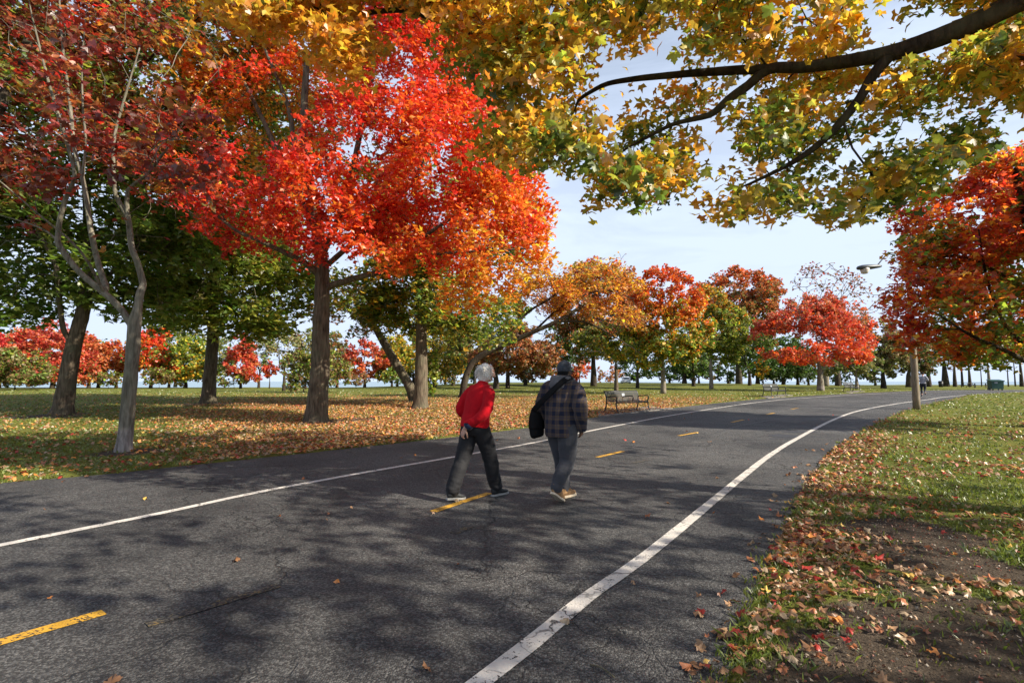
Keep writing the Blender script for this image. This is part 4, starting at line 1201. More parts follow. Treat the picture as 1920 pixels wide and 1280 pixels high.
# middle
far_tree('rust_tree', 'tall rust coloured dome tree left of the orange and green maple', 1113, 70, [(1120, 560, 0, 86, 72), (1085, 580, 0, 50, 60), (1160, 570, 1, 52, 58), (1120, 640, 0, 80, 36)], .50, RUSTS, 63, cover=5.2, gap=.25, n=150, shell=.7)
far_tree('green_maple', 'yellow green maple with slim trunk directly behind the nearest bench', 1155, 47, [(1150, 640, 0, 66, 38), (1115, 640, 1, 40, 34), (1190, 630, 0, 40, 40)], .24, [(0, [GOLD, GREEN, LIME]), (.5, [GREEN, LIME, OLIVE]), (1, [OLIVE, RUST])], 64, n=90, bark='bark')
far_tree('turning_maple', 'round maple turning from red top to green skirt right of the nearest bench', 1243, 42, [(1250, 560, 0, 72, 62), (1262, 615, -.5, 82, 55), (1240, 655, -.5, 72, 36), (1205, 600, 0, 38, 60)], .26,
         [(0, [LIME, GREEN, GOLD]), (.25, [GREEN, LIME, GREEN]), (.45, [GOLD, LIME, ORANGE]), (.62, [ORANGE, RUST, ORANGERED]), (1, [SCARLET, RUST, ORANGERED])], 65, cover=5.2, gap=.25, n=190, bark='bark_pale', spread=.10, shell=.7, leafpx=4.6)
far_tree('olive_maple', 'slim green maple with pale gold edges right of the red topped maple', 1333, 58, [(1352, 620, 0, 52, 60), (1335, 575, 0, 36, 40), (1375, 650, 0, 34, 32)], .26, [(0, [GREEN, LIME]), (.5, [GREEN, LIME, OLIVE]), (1, [ORANGE, OLIVE, GOLD])], 66, cover=5.2, gap=.25, n=120, bark='bark_pale', shell=.65)
far_tree('rust_tree', 'large rust and green tree behind the slim green maple', 1385, 86, [(1385, 555, 0, 78, 52), (1330, 570, 2, 40, 50), (1440, 580, 0, 50, 45), (1390, 620, 0, 75, 40)], .6, RUSTS, 67, cover=5.2, gap=.25, n=140, shell=.7)
far_tree('rust_tree', 'rust orange tree behind the red maple in the middle distance', 1570, 88, [(1580, 600, 0, 52, 34), (1530, 590, 2, 36, 30), (1600, 625, 0, 40, 34)], .5, [(0, [OLIVE, RUST]), (.4, [RUST, ORANGERED]), (1, [RUST, ORANGERED])], 68, n=90)
far_tree('bare_tree', 'bare topped grey tree rising above the red maple in the middle distance', 1548, 72, [(1550, 530, 0, 62, 38), (1610, 560, 0, 40, 34), (1548, 590, 0, 70, 30)], .42, [(0, [BROWN, RUST]), (1, [BROWN, BROWNRED])], 69, n=30, cover=.35, bare=330, gap=.9, bark='bark_pale', tip=.035)
far_tree('maple_tree', 'spreading red maple with short pale footed trunk between the two farther benches', 1537, 52, [(1520, 600, 0, 70, 46), (1470, 630, 0, 58, 45), (1590, 630, -.5, 52, 38), (1530, 660, -1, 95, 24), (1545, 570, 0, 42, 28)], .38,
         [(0, [FOR, FSC, ORANGERED]), (.3, [FSC, SCARLET, ORANGERED, FPK]), (.7, [FSC, FRD, FPK, RUST]), (1, [RUST, FSC, PINKTAN])], 70, cover=3.6, gap=.55, n=170, bare=50, bark='bark_grey', fork=2.6, shell=.5)
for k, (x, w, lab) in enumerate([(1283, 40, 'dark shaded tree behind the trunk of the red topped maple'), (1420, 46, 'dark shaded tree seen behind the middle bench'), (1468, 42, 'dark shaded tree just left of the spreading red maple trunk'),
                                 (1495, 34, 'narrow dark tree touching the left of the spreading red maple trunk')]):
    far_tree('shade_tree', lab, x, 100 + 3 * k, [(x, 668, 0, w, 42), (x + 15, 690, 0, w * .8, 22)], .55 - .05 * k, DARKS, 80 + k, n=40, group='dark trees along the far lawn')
far_tree('gold_shrub', 'small gold and orange tree in the dark behind the middle bench', 1430, 92, [(1428, 690, 0, 12, 20)], .15, [(0, [LIME, GOLD]), (1, [GOLD, ORANGE])], 86, n=14, zmin=.3)
far_tree('crab_apple', 'small pale olive tree with light trunk behind the farthest bench', 1605, 58, [(1600, 675, 0, 40, 26), (1570, 690, 0, 24, 20), (1630, 680, 0, 26, 26)], .24, [(0, [PALEOLIVE, GREEN, OLIVE]), (1, [PALEOLIVE, OLIVE, GREEN])], 87, n=70, bark='bark_pale', fork=1.6)
far_tree('olive_tree', 'drooping dusty olive tree left of the lamp post', 1655, 62, [(1655, 640, 0, 44, 44), (1680, 670, -1, 32, 38), (1640, 690, 0, 26, 24)], .35, [(0, [PALEOLIVE, OLIVE]), (.6, [OLIVE, BROWN, PALEOLIVE]), (1, [RUST, OLIVE])], 88, n=90, bare=30, zmin=.6, cover=6.0)
far_tree('shade_tree', 'dark broad tree directly behind the lamp post', 1703, 88, [(1705, 660, 0, 44, 40), (1725, 680, 0, 30, 26)], .6, [(0, [DKGREEN, BROWN]), (1, [BROWN, DKGREEN, OLIVE])], 89, n=60, group='dark trees along the far lawn')
for k, (x, rt, lab) in enumerate([(1740, .5, 'dark tree just right of the jogger'), (1771, .75, 'stoutest dark trunk among the shore trees right of the jogger'), (1789, .38, 'slanting dark trunk beside the stoutest shore trunk'),
                                  (1803, .26, 'slim trunk left of the picnic table by the water'), (1817, .32, 'trunk standing behind the picnic table by the water'),
                                  (1839, .12, 'thinnest bare stem between picnic table and green bin'), (1889, .13, 'thin upright stem right of the green bin'), (1902, .16, 'second thin stem right of the green bin'), (1914, .38, 'thick trunk nearest the right edge by the water')]):
    far_tree('shore_tree', lab, x, 96 + (k * 7) % 13, [(x, 650, 0, 34, 32)] if rt > .3 else [(x, 640, 0, 20, 22)], rt, [(0, [DKGREEN, GREEN, GOLD]), (1, [DKGREEN, OLIVE])], 90 + k, n=34, group='trees standing along the shore at right', cover=3, lean=0.5 if k == 2 else 0)
far_tree('pale_trunk_tree', 'pale grey trunk standing against the left of the green bin', 1853, 58, [(1860, 640, 0, 60, 36)], .20, [(0, [ORANGE, GREEN]), (1, [ORANGERED, GREEN])], 101, n=50, bark='bark_pale')
far_tree('green_tree', 'dark green foliage poking in at the right edge above the red maple', 2010, 13, [(1985, 450, 0, 62, 60), (2040, 400, 0, 110, 140)], .22, [(0, [GREEN, DKGREEN]), (1, [GREEN, DKGREEN])], 102, n=90, leafpx=14)

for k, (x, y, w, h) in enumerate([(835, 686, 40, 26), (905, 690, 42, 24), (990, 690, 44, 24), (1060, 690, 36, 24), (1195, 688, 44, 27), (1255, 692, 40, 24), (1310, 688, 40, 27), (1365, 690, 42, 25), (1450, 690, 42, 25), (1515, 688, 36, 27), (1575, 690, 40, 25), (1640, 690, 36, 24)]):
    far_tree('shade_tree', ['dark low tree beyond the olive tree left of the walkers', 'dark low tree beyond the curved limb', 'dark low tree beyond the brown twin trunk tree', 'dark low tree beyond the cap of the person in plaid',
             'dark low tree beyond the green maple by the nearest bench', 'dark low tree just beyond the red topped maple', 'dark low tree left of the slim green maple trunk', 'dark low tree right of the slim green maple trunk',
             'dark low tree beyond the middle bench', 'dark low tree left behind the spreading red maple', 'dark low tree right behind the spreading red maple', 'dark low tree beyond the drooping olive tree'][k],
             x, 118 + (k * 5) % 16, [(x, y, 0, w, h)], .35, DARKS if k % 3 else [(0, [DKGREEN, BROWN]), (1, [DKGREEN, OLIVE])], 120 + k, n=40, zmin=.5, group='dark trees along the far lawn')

for (nm, lab, px, Yd, ells, rt, st, sd_, kw) in [
    ('maple_tree', 'orange maple filling the gap between the fiery shore maple and the grey trunk', 140, 84, [(140, 668, 0, 50, 50)], .3, ORRED, 140, dict(zmin=.6)),
    ('green_tree', 'mid green tree low behind the mixed red and green maple', 318, 86, [(318, 684, 0, 40, 34)], .25, [(0, [GREEN, OLIVE]), (1, [GREEN, LIME])], 141, dict(zmin=.4)),
    ('olive_tree', 'olive tree behind the straight dark trunk', 400, 88, [(400, 672, 0, 36, 46)], .25, [(0, [OLIVE, GREEN]), (1, [OLIVE, PALEOLIVE])], 142, dict(zmin=.5)),
    ('rust_tree', 'rust brown tree between the thicket and the round red dome maple', 632, 84, [(630, 668, 0, 30, 46)], .25, [(0, [GREEN, BROWN]), (1, [RUST, BROWN, OLIVE])], 143, dict(zmin=.4)),
    ('green_tree', 'dense green tree right of the round red dome maple', 735, 90, [(732, 684, 0, 34, 34)], .25, [(0, [GREEN, OLIVE]), (1, [GREEN, LIME, OLIVE])], 144, dict(zmin=.4)),
    ('olive_tree', 'tall olive tree filling the space right of the upright dark trunk', 815, 66, [(818, 640, 0, 44, 62), (850, 690, 0, 40, 30)], .3, [(0, [OLIVE, GREEN, GOLD]), (1, [LIME, GREEN, OLIVE, GOLD])], 145, dict(zmin=.5)),
    ('brown_tree', 'brown tree low between the two walking people', 985, 76, [(985, 675, 0, 70, 40)], .35, BROWNS, 146, dict(zmin=.5)),
    ('green_maple', 'green and gold tree behind the nearest bench and slim maple', 1195, 62, [(1190, 650, 0, 60, 46)], .25, [(0, [GREEN, DKGREEN]), (1, [GREEN, OLIVE, GOLD])], 147, dict(zmin=1.0)),
    ('green_maple', 'deep green tree between the red topped maple and slim green maple', 1300, 70, [(1300, 655, 0, 46, 50)], .3, [(0, [DKGREEN, GREEN]), (1, [GREEN, OLIVE])], 148, dict(zmin=1.0)),
    ('green_maple', 'deep green tree filling the gap left of the spreading red maple', 1405, 74, [(1405, 645, 0, 50, 52)], .3, [(0, [DKGREEN, GREEN]), (1, [GREEN, OLIVE])], 149, dict(zmin=1.0))]:
    far_tree(nm, lab, px, Yd, ells, rt, st, sd_, n=50, **kw)

for (lab, px, Yd, ells, st, sd_) in [
    ('low brown and green shrub between grey trunk and straight dark trunk by the shore', 300, 70, [(296, 706, 0, 34, 17)], BUSH, 160),
    ('low olive shrub under the narrow crimson maple by the shore', 440, 70, [(436, 710, 0, 30, 13)], BUSH, 161),
    ('low russet shrub between the thicket and leaning trunk', 668, 66, [(660, 710, 0, 34, 13)], [(0, [BROWN, OLIVE]), (1, [RUST, BROWN])], 162),
    ('low green shrub right of the leaning trunk foot', 748, 60, [(742, 706, 0, 26, 15)], [(0, [GREEN, OLIVE]), (1, [GREEN, LIME])], 163),
    ('low green shrub beyond the forked trunk by the shore', 205, 72, [(204, 708, 0, 30, 15)], BUSH, 164)]:
    far_tree('shrub', lab, px, Yd, ells, .06, st, sd_, n=24, zmin=.1, cat='shrub', fork=.3)

for (nm, lab, px, Yd, ells, rt, st, sd_) in [
    ('green_tree', 'tall green tree behind the mixed maple and the yellow green tree', 330, 96, [(325, 655, 0, 52, 60)], .35, [(0, [GREEN, OLIVE]), (1, [GREEN, LIME, OLIVE])], 170),
    ('olive_tree', 'tall olive tree behind the thicket and half bare tree', 590, 96, [(588, 662, 0, 56, 52)], .35, [(0, [GREEN, OLIVE]), (1, [OLIVE, PALEOLIVE, GREEN])], 171),
    ('green_tree', 'tall yellow green tree behind the upright dark trunk', 775, 92, [(772, 660, 0, 50, 54)], .35, [(0, [GREEN, OLIVE]), (1, [LIME, GREEN, GOLD])], 172),
    ('green_tree', 'tall leafy green tree behind the head of the person in red', 890, 88, [(885, 655, 0, 56, 56)], .35, [(0, [GREEN, OLIVE]), (1, [GREEN, LIME, OLIVE])], 173),
    ('rust_tree', 'wide russet tree rising behind the fiery shore maple', 55, 98, [(60, 665, 0, 80, 50)], .35, [(0, [OLIVE, RUST]), (1, [RUST, FOR, OLIVE])], 174)]:
    far_tree(nm, lab, px, Yd, ells, rt, st, sd_, n=56, cover=4.0, zmin=.5)

# ------------------------------------------------------------------ benches
M['bench_steel'] = mat_plain('dark_powder_coated_steel', [0.016, 0.016, 0.017], 0.38, 0.0, 0.5, 60, .25, .05)
M['bench_strap'] = mat_plain('grey_steel_strap', [0.022, 0.023, 0.025], 0.55, 0.0, 0.25, 60, .2, .05)
M['plaque'] = mat_plain('pale_plaque', [0.30, 0.32, 0.34], 0.35, 0.0, 0.5, 40, .1, .02)

def seat_profile():
    """side view (y back, z up) of the strapped surface: rolled front edge, seat, curved back rolling over at the top"""
    return spline(np.array([(-.30, .36), (-.305, .405), (-.27, .435), (-.15, .43), (0, .415), (.10, .42), (.165, .47), (.195, .56), (.225, .68), (.255, .79), (.29, .86), (.335, .875), (.36, .85)]), .03)

def make_bench(loc, rz, label, length=2.3):
    root = empty('park_bench', loc, label, 'bench', 'benches along the path', rz)
    pr = seat_profile(); Lh = length / 2
    split = int(np.argmin(np.abs(pr[:, 1] - .46) + (pr[:, 0] < .1) * 9))
    for nm, seg in (('seat', pr[:split + 1]), ('backrest', pr[split:])):
        sb = Buf()
        n = int(length / 0.042)
        for i in range(n):
            x = -Lh + 0.035 + (length - .07) * i / (n - 1)
            pts = np.column_stack([np.full(len(seg), x), seg])
            V, F = tube(pts, np.tile([[.0165, .0035]], (len(seg), 1)), 4, ref=(1, 0, 0))
            sb.add(V, F)
        link(nm, sb.mesh(nm), M['bench_strap'], root, kind='stuff')
    rb_ = Buf()
    for y, z in ((-.298, .385), (.30, .862), (.155, .455)):
        V, F = tube([(-Lh, y, z), (0, y, z), (Lh, y, z)], .013, 6); rb_.add(V, F)
    link('rail', rb_.mesh('rail', smooth=True), M['bench_steel'], root)
    for k, x in enumerate((-Lh, Lh)):
        lb = Buf()
        V, F = tube(spline(np.array([(x, .335, .0), (x, .285, .10), (x, .235, .28), (x, .205, .46), (x, .235, .66), (x, .275, .80), (x, .345, .872)]), .05), .028, 8, ref=(1, 0, 0)); lb.add(V, F)
        link('back_leg', lb.mesh('back_leg', smooth=True), M['bench_steel'], root)
        fb = Buf()
        V, F = tube(spline(np.array([(x, -.40, .0), (x, -.345, .07), (x, -.30, .20), (x, -.285, .36), (x, -.30, .50), (x, -.31, .60)]), .05), .027, 8, ref=(1, 0, 0)); fb.add(V, F)
        V, F = box((x, -.405, .008), (.05, .07, .016)); fb.add(V, F)
        link('front_leg', fb.mesh('front_leg', smooth=True), M['bench_steel'], root)
        cb = Buf(); V, F = tube([(x, -.285, .365), (x, 0, .35), (x, .222, .37)], .017, 6); cb.add(V, F)
        link('cross_bar', cb.mesh('cross_bar', smooth=True), M['bench_steel'], root)
    for x in (-Lh, 0.0, Lh):
        ab = Buf()
        V, F = tube(spline(np.array([(x, .225, .60), (x, .17, .625), (x, .06, .635), (x, -.10, .65), (x, -.24, .655), (x, -.305, .635), (x, -.32, .575), (x, -.295, .50), (x, -.275, .43)]), .03), .024, 8, ref=(1, 0, 0)); ab.add(V, F)
        link('armrest', ab.mesh('armrest', smooth=True), M['bench_steel'], root)
    pb = Buf(); V, F = box((0.02, .232, .70), (.20, .012, .12)); V[:, 1] += (V[:, 2] - .70) * .22; V[:, 1] -= .02; pb.add(V, F)
    link('plaque', pb.mesh('plaque'), M['plaque'], root)
    return root

def copy_tree(o, parent=None):
    c = o.copy(); COL.objects.link(c)
    if parent is not None:
        c.parent = parent
    for ch in list(o.children):
        copy_tree(ch, c)
    return c
c0 = G(1176, 772); c0[2] += 0.035
bench = make_bench([float(v) for v in c0], R(42), 'nearest black steel bench with armrests and pale plaque on a concrete pad')
for (px, py, a, lab) in [(1452, 743.2, 40, 'middle black steel bench at the path edge, left of the spreading red maple'), (1597, 734.6, 38, 'farthest black bench, by the pale trunked small tree right of the spreading red maple')]:
    c = copy_tree(bench); g = G(px, py); c.location = (float(g[0]), float(g[1]), float(g[2]) + .03); c.rotation_euler = (0, 0, R(a)); c['label'] = lab

# ------------------------------------------------------------------ street lamp
g = G(1719, 767)
lamp = empty('street_lamp', g, 'weathered grey lamp post with single arm reaching left over the path', 'street lamp')
m = NT('weathered_wood_pole'); v = m.coord((1, 1, .08)); nz = m.noise(v, 40, 5, .6)
m.bsdf(m.mix(m.ramp(nz, .3, .7), [.115, .09, .065], [.30, .25, .19]), .9, m.bump(nz, .5, .01), spec=.15); M['pole'] = m.m
M['lamp_metal'] = mat_plain('grey_lamp_metal', [.075, .085, .092], .45, .3, .5, 20, .15, .05)
M['lamp_glass'] = mat_plain('milky_lamp_glass', [.62, .60, .54], .25, 0, .5, 10, .05, .02)
top = P(1706, 478, g[1])[2] - g[2]
b_ = Buf(); zz_ = np.linspace(-.05, top, 14); V, F = tube(np.column_stack([zz_ * 0, zz_ * 0, zz_]), .155 - .06 * (zz_ / top), 14); b_.add(V, F)
link('pole', b_.mesh('pole', smooth=True), M['pole'], lamp)
hx = P(1628, 503, g[1]); dx = hx[0] - g[0]; hz = hx[2] - g[2]
b_ = Buf(); V, F = tube(spline(np.array([(0, 0, top - .15), (-.35, 0, top + .02), (-.9, 0, top + .06), (dx + .42, 0, hz + .13), (dx + .30, 0, hz + .10)]), .1), .03, 8); b_.add(V, F)
V, F = tube([(0, 0, top - .25), (0, 0, top - .05)], .12, 12); b_.add(V, F)
link('arm', b_.mesh('arm', smooth=True), M['lamp_metal'], lamp)
b_ = Buf(); xs = np.array([.42, .36, .22, .05, -.15, -.33, -.45, -.52]); ry = np.array([.04, .07, .11, .155, .18, .17, .12, .03]); rz_ = np.array([.035, .055, .07, .085, .095, .09, .07, .02]); zc = np.array([.11, .105, .09, .07, .05, .035, .015, .0])
V, F = tube(np.column_stack([dx + .1 + xs * 1.25, xs * 0, hz + zc]), np.column_stack([ry * 1.2, rz_ * 1.3]), 14, ref=(0, 1, 0)); b_.add(V, F)
link('lamp_head', b_.mesh('lamp_head', smooth=True), M['lamp_metal'], lamp)
b_ = Buf(); V, F = tube([(dx - .16, 0, hz + .0), (dx - .17, 0, hz - .06), (dx - .18, 0, hz - .14), (dx - .185, 0, hz - .24), (dx - .185, 0, hz - .26)], np.array([.20, .195, .17, .135, .08]), 16); b_.add(V, F)
link('lamp_glass', b_.mesh('lamp_glass', smooth=True), M['lamp_glass'], lamp)

# ------------------------------------------------------------------ bin, picnic table, litter bin, car
M['green_bin'] = mat_plain('dark_green_bin_paint', [.010, .055, .040], .45, 0, .5, 6, .2, .05)
M['dark_plastic'] = mat_plain('dark_plastic', [.02, .022, .024], .5, 0, .4, 12, .2, .05)
g = P(1867, 730, 56); g[2] = float(terrain(g[0], 56))
dump = empty('rubbish_container', g, 'dark green rubbish container with sloping lid beside a pale trunk', 'bin', rz=R(-18))
b_ = Buf(); V, F = box((0, 0, .58), (1.0, .85, .9), 0, 1.08); b_.add(V, F)
for x in (-.5, .5):
    V, F = box((x, 0, .62), (.06, .9, .10)); b_.add(V, F)
link('body', b_.mesh('body'), M['green_bin'], dump)
b_ = Buf(); V, F = box((0, -.02, 1.08), (1.16, 1.0, .07)); V[:, 2] += V[:, 1] * .14; b_.add(V, F); V, F = box((0, -.52, 1.0), (1.16, .04, .12)); b_.add(V, F)
link('lid', b_.mesh('lid'), M['green_bin'], dump)
for x in (-.4, .4):
    for y in (-.33, .33):
        b_ = Buf(); V, F = tube([(x - .03, y, .075), (x + .03, y, .075)], .075, 12); b_.add(V, F); link('wheel', b_.mesh('wheel'), M['dark_plastic'], dump)
b_ = Buf(); V, F = box((-.15, -.475, .82), (.28, .012, .14)); b_.add(V, F); link('notice', b_.mesh('notice'), M['plaque'], dump)

M['old_timber'] = mat_plain('grey_timber', [.10, .085, .07], .85, 0, .2, 14, .3, .2)
def picnic(px, Y, rz, label):
    g = P(px, 722, Y); g[2] = float(terrain(g[0], Y))
    t = empty('picnic_table', g, label, 'picnic table', 'picnic tables by the water', rz)
    for k in range(5):
        b = Buf(); V, F = box((0, -.32 + .16 * k, .74), (1.9, .145, .045)); b.add(V, F); link('top_plank', b.mesh('top_plank'), M['old_timber'], t)
    for y in (-.72, .72):
        b = Buf(); V, F = box((0, y, .44), (1.9, .26, .045)); b.add(V, F); link('seat_plank', b.mesh('seat_plank'), M['old_timber'], t)
    for x in (-.65, .65):
        for s in (-1, 1):
            b = Buf(); V, F = tube([(x, s * .62, 0), (x, s * .25, .715)], .045, 4); b.add(V, F); link('leg', b.mesh('leg'), M['old_timber'], t)
        b = Buf(); V, F = box((x, 0, .39), (.05, 1.6, .09)); b.add(V, F); link('cross_beam', b.mesh('cross_beam'), M['old_timber'], t)
picnic(1815, 84, R(20), 'dark picnic table by the water, left of its pair'); picnic(1838, 82, R(-35), 'dark picnic table by the water, closest to the green bin')
g = P(1764, 722, 92); g[2] = float(terrain(g[0], 92))
lbn = empty('litter_bin', g, 'small dark litter bin by the shore left of the stoutest trunk', 'litter bin')
b_ = Buf(); V, F = tube([(0, 0, 0), (0, 0, .5), (0, 0, .95)], np.array([.30, .34, .36]), 14); b_.add(V, F); link('barrel', b_.mesh('barrel', smooth=True), M['dark_plastic'], lbn)
b_ = Buf(); V, F = tube([(0, 0, .95), (0, 0, 1.03), (0, 0, 1.12)], np.array([.38, .36, .16]), 14); b_.add(V, F); link('lid', b_.mesh('lid', smooth=True), M['dark_plastic'], lbn)

m = NT('car_paint'); m.bsdf([.72, .75, .80], .25, spec=.5, **{'Coat Weight': .6}); M['car'] = m.m
m = NT('car_glass'); m.bsdf([.03, .04, .05], .08, spec=.6); M['car_glass'] = m.m
m = NT('tail_lamp'); m.bsdf([.35, .02, .02], .3); M['tail'] = m.m
g = P(1173, 716, 108); g[2] = float(terrain(g[0], 108)) - .1
car = empty('parked_car', g, 'white parked car seen beyond the nearest bench under the trees', 'car', rz=R(-98))
def loft(rings):
    n = len(rings[0]); V = np.concatenate(rings); F = []
    for i in range(len(rings) - 1):
        for j in range(n):
            a, b, c, d = i * n + j, i * n + (j + 1) % n, (i + 1) * n + (j + 1) % n, (i + 1) * n + j
            F += [(a, b, c), (a, c, d)]
    for e, base in ((0, 0), (1, (len(rings) - 1) * n)):
        for j in range(1, n - 1):
            F.append((base, base + j + 1, base + j) if e == 0 else (base, base + j, base + j + 1))
    return V, F
def car_ring(x, w, z0, z1, zs):
    return np.array([(x, -w, z0), (x, w, z0), (x, w * 1.02, zs), (x, w * .93, z1), (x, -w * .93, z1), (x, -w * 1.02, zs)])
b_ = Buf(); V, F = loft([car_ring(-2.2, .72, .45, .78, .6), car_ring(-2.05, .86, .28, .95, .6), car_ring(-1.2, .9, .22, 1.0, .6), car_ring(1.0, .9, .22, 1.02, .6), car_ring(2.0, .86, .26, .98, .6), car_ring(2.15, .76, .4, .9, .6)]); b_.add(V, F)
V, F = loft([car_ring(-.95, .80, .98, 1.02, 1.0), car_ring(-.35, .74, .98, 1.48, 1.1), car_ring(.9, .74, .98, 1.52, 1.1), car_ring(1.75, .72, .95, 1.36, 1.1), car_ring(2.02, .74, .95, 1.0, .97)]); b_.add(V, F)
link('body', b_.mesh('body'), M['car'], car)
for s in (-1, 1):
    b_ = Buf(); V, F = box((.42, s * .765, 1.24), (1.9, .03, .30)); V[:, 0] += (V[:, 2] - 1.24) * -.2; b_.add(V, F); link('side_window', b_.mesh('side_window'), M['car_glass'], car)
b_ = Buf(); V, F = box((1.94, 0, 1.2), (.03, 1.2, .28)); V[:, 0] -= (V[:, 2] - 1.2) * .75; b_.add(V, F); link('rear_window', b_.mesh('rear_window'), M['car_glass'], car)
b_ = Buf(); V, F = box((-.72, 0, 1.24), (.03, 1.2, .30)); V[:, 0] += (V[:, 2] - 1.24) * 1.3; b_.add(V, F); link('windscreen', b_.mesh('windscreen'), M['car_glass'], car)
for x in (-1.35, 1.35):
    for s in (-1, 1):
        b_ = Buf(); V, F = tube([(x, s * .72, .32), (x, s * .93, .32)], .32, 18); b_.add(V, F); w_ = link('wheel', b_.mesh('wheel'), M['dark_plastic'], car)
        b_ = Buf(); V, F = tube([(x, s * .86, .32), (x, s * .94, .32)], .19, 14); b_.add(V, F); link('rim', b_.mesh('rim'), M['lamp_metal'], w_)
for s in (-1, 1):
    b_ = Buf(); V, F = box((2.12, s * .68, .82), (.06, .16, .18)); b_.add(V, F); link('tail_light', b_.mesh('tail_light'), M['tail'], car)

# ------------------------------------------------------------------ people
def remesh(name, buf, voxel, smooth=3, origin=(0, 0, 0), decimate=1.0):
    """fuse overlapping shapes into one continuous skin"""
    me = buf.mesh(name + '_raw', origin); o = bpy.data.objects.new('raw', me); COL.objects.link(o)
    md = o.modifiers.new('r', 'REMESH'); md.mode = 'VOXEL'; md.voxel_size = voxel; md.use_smooth_shade = True
    if smooth:
        s = o.modifiers.new('s', 'SMOOTH'); s.factor = 0.5; s.iterations = smooth
    if decimate < 1:
        d_ = o.modifiers.new('d', 'DECIMATE'); d_.ratio = decimate
    dg = bpy.context.evaluated_depsgraph_get()
    out = bpy.data.meshes.new_from_object(o.evaluated_get(dg)); out.name = name
    bpy.data.objects.remove(o); bpy.data.meshes.remove(me)
    return out

def wrinkle(me, amount, scale, aniso=(1, 1, 1), seed=0.0, zones=None):
    n = len(me.vertices); co = np.empty(n * 3, np.float32); me.vertices.foreach_get('co', co); co = co.reshape(-1, 3).astype(float)
    no = np.empty(n * 3, np.float32); me.vertices.foreach_get('normal', no); no = no.reshape(-1, 3)
    q = co * np.array(aniso)
    d = fbm(q, scale, seed, 3); d = d - 0.6 * np.abs(fbm(q, scale * 1.3, seed + 5, 2))
    a = np.full(n, amount)
    if zones is not None:
        for (p, rad, k) in zones:
            a = a + amount * k * np.exp(-((co - np.array(p)) ** 2).sum(1) / rad ** 2)
    co = co + no * (d * a)[:, None]
    me.vertices.foreach_set('co', co.astype(np.float32).ravel()); me.update()

def limb(buf, pts, rad, sides=14, n=0.03):
    p = spline(np.column_stack([np.asarray(pts, float), np.asarray(rad, float)]), n)
    V, F = tube(p[:, :3], p[:, 3], sides); buf.add(V, F)
    for k in (0, -1):
        ball(buf, p[k, :3], (p[k, 3],) * 3)
def ball(buf, c, r, n=12):
    th = np.linspace(0, math.pi, n); ph = np.linspace(0, 2 * math.pi, n * 2, endpoint=False)
    V = np.array([[c[0] + r[0] * math.sin(a) * math.cos(b), c[1] + r[1] * math.sin(a) * math.sin(b), c[2] + r[2] * math.cos(a)] for a in th for b in ph])
    m_ = n * 2; F = []
    for i in range(n - 1):
        for j in range(m_):
            a, b, cc, d = i * m_ + j, i * m_ + (j + 1) % m_, (i + 1) * m_ + (j + 1) % m_, (i + 1) * m_ + j
            F += [(a, d, cc), (a, cc, b)]
    buf.add(V, F)
def torso(buf, rows, sides=28):
    """rows: centre x,y,z, half width, half depth"""
    p = spline(np.array(rows, float), 0.03)
    V, F = tube(p[:, :3], p[:, 3:5], sides, ref=(1, 0, 0)); buf.add(V, F)

def hand(buf, wrist, along, palm_n, thumb_side, s=1.0, curl=0.5):
    """palm, four bent fingers of unequal length and a thumb, from the wrist along a direction"""
    a = np.asarray(along, float); a /= np.linalg.norm(a); nn = np.asarray(palm_n, float); nn -= a * (a @ nn); nn /= np.linalg.norm(nn); sd_ = np.cross(a, nn) * thumb_side
    w = np.asarray(wrist, float)
    for k in (-1.2, -.4, .4, 1.2):
        limb(buf, [w + sd_ * .012 * k * s, w + a * .045 * s + sd_ * .018 * k * s, w + a * .09 * s + sd_ * .019 * k * s], [.014 * s, .0145 * s, .0115 * s], 8, .015)
    for k, ln in ((1.2, .070), (.4, .080), (-.4, .075), (-1.2, .058)):
        p = w + a * .09 * s + sd_ * .020 * k * s; d = a.copy(); pts = [p]
        for j, f in enumerate((.45, .32, .23)):
            ang = curl * (0.55 + .5 * j); d = d * math.cos(ang) + nn * math.sin(ang); d /= np.linalg.norm(d); p = p + d * ln * f * s; pts.append(p)
        limb(buf, pts, [.0098 * s, .0092 * s, .0086 * s, .0075 * s], 8, .012)
    p = w + a * .025 * s + sd_ * .024 * s
    limb(buf, [p, p + (a * .55 + sd_ * .75) * .032 * s, p + (a * .9 + sd_ * .75 + nn * .3) * .055 * s, p + (a * 1.35 + sd_ * .6 + nn * .7) * .062 * s], [.0135 * s, .0115 * s, .010 * s, .0085 * s], 8, .012)

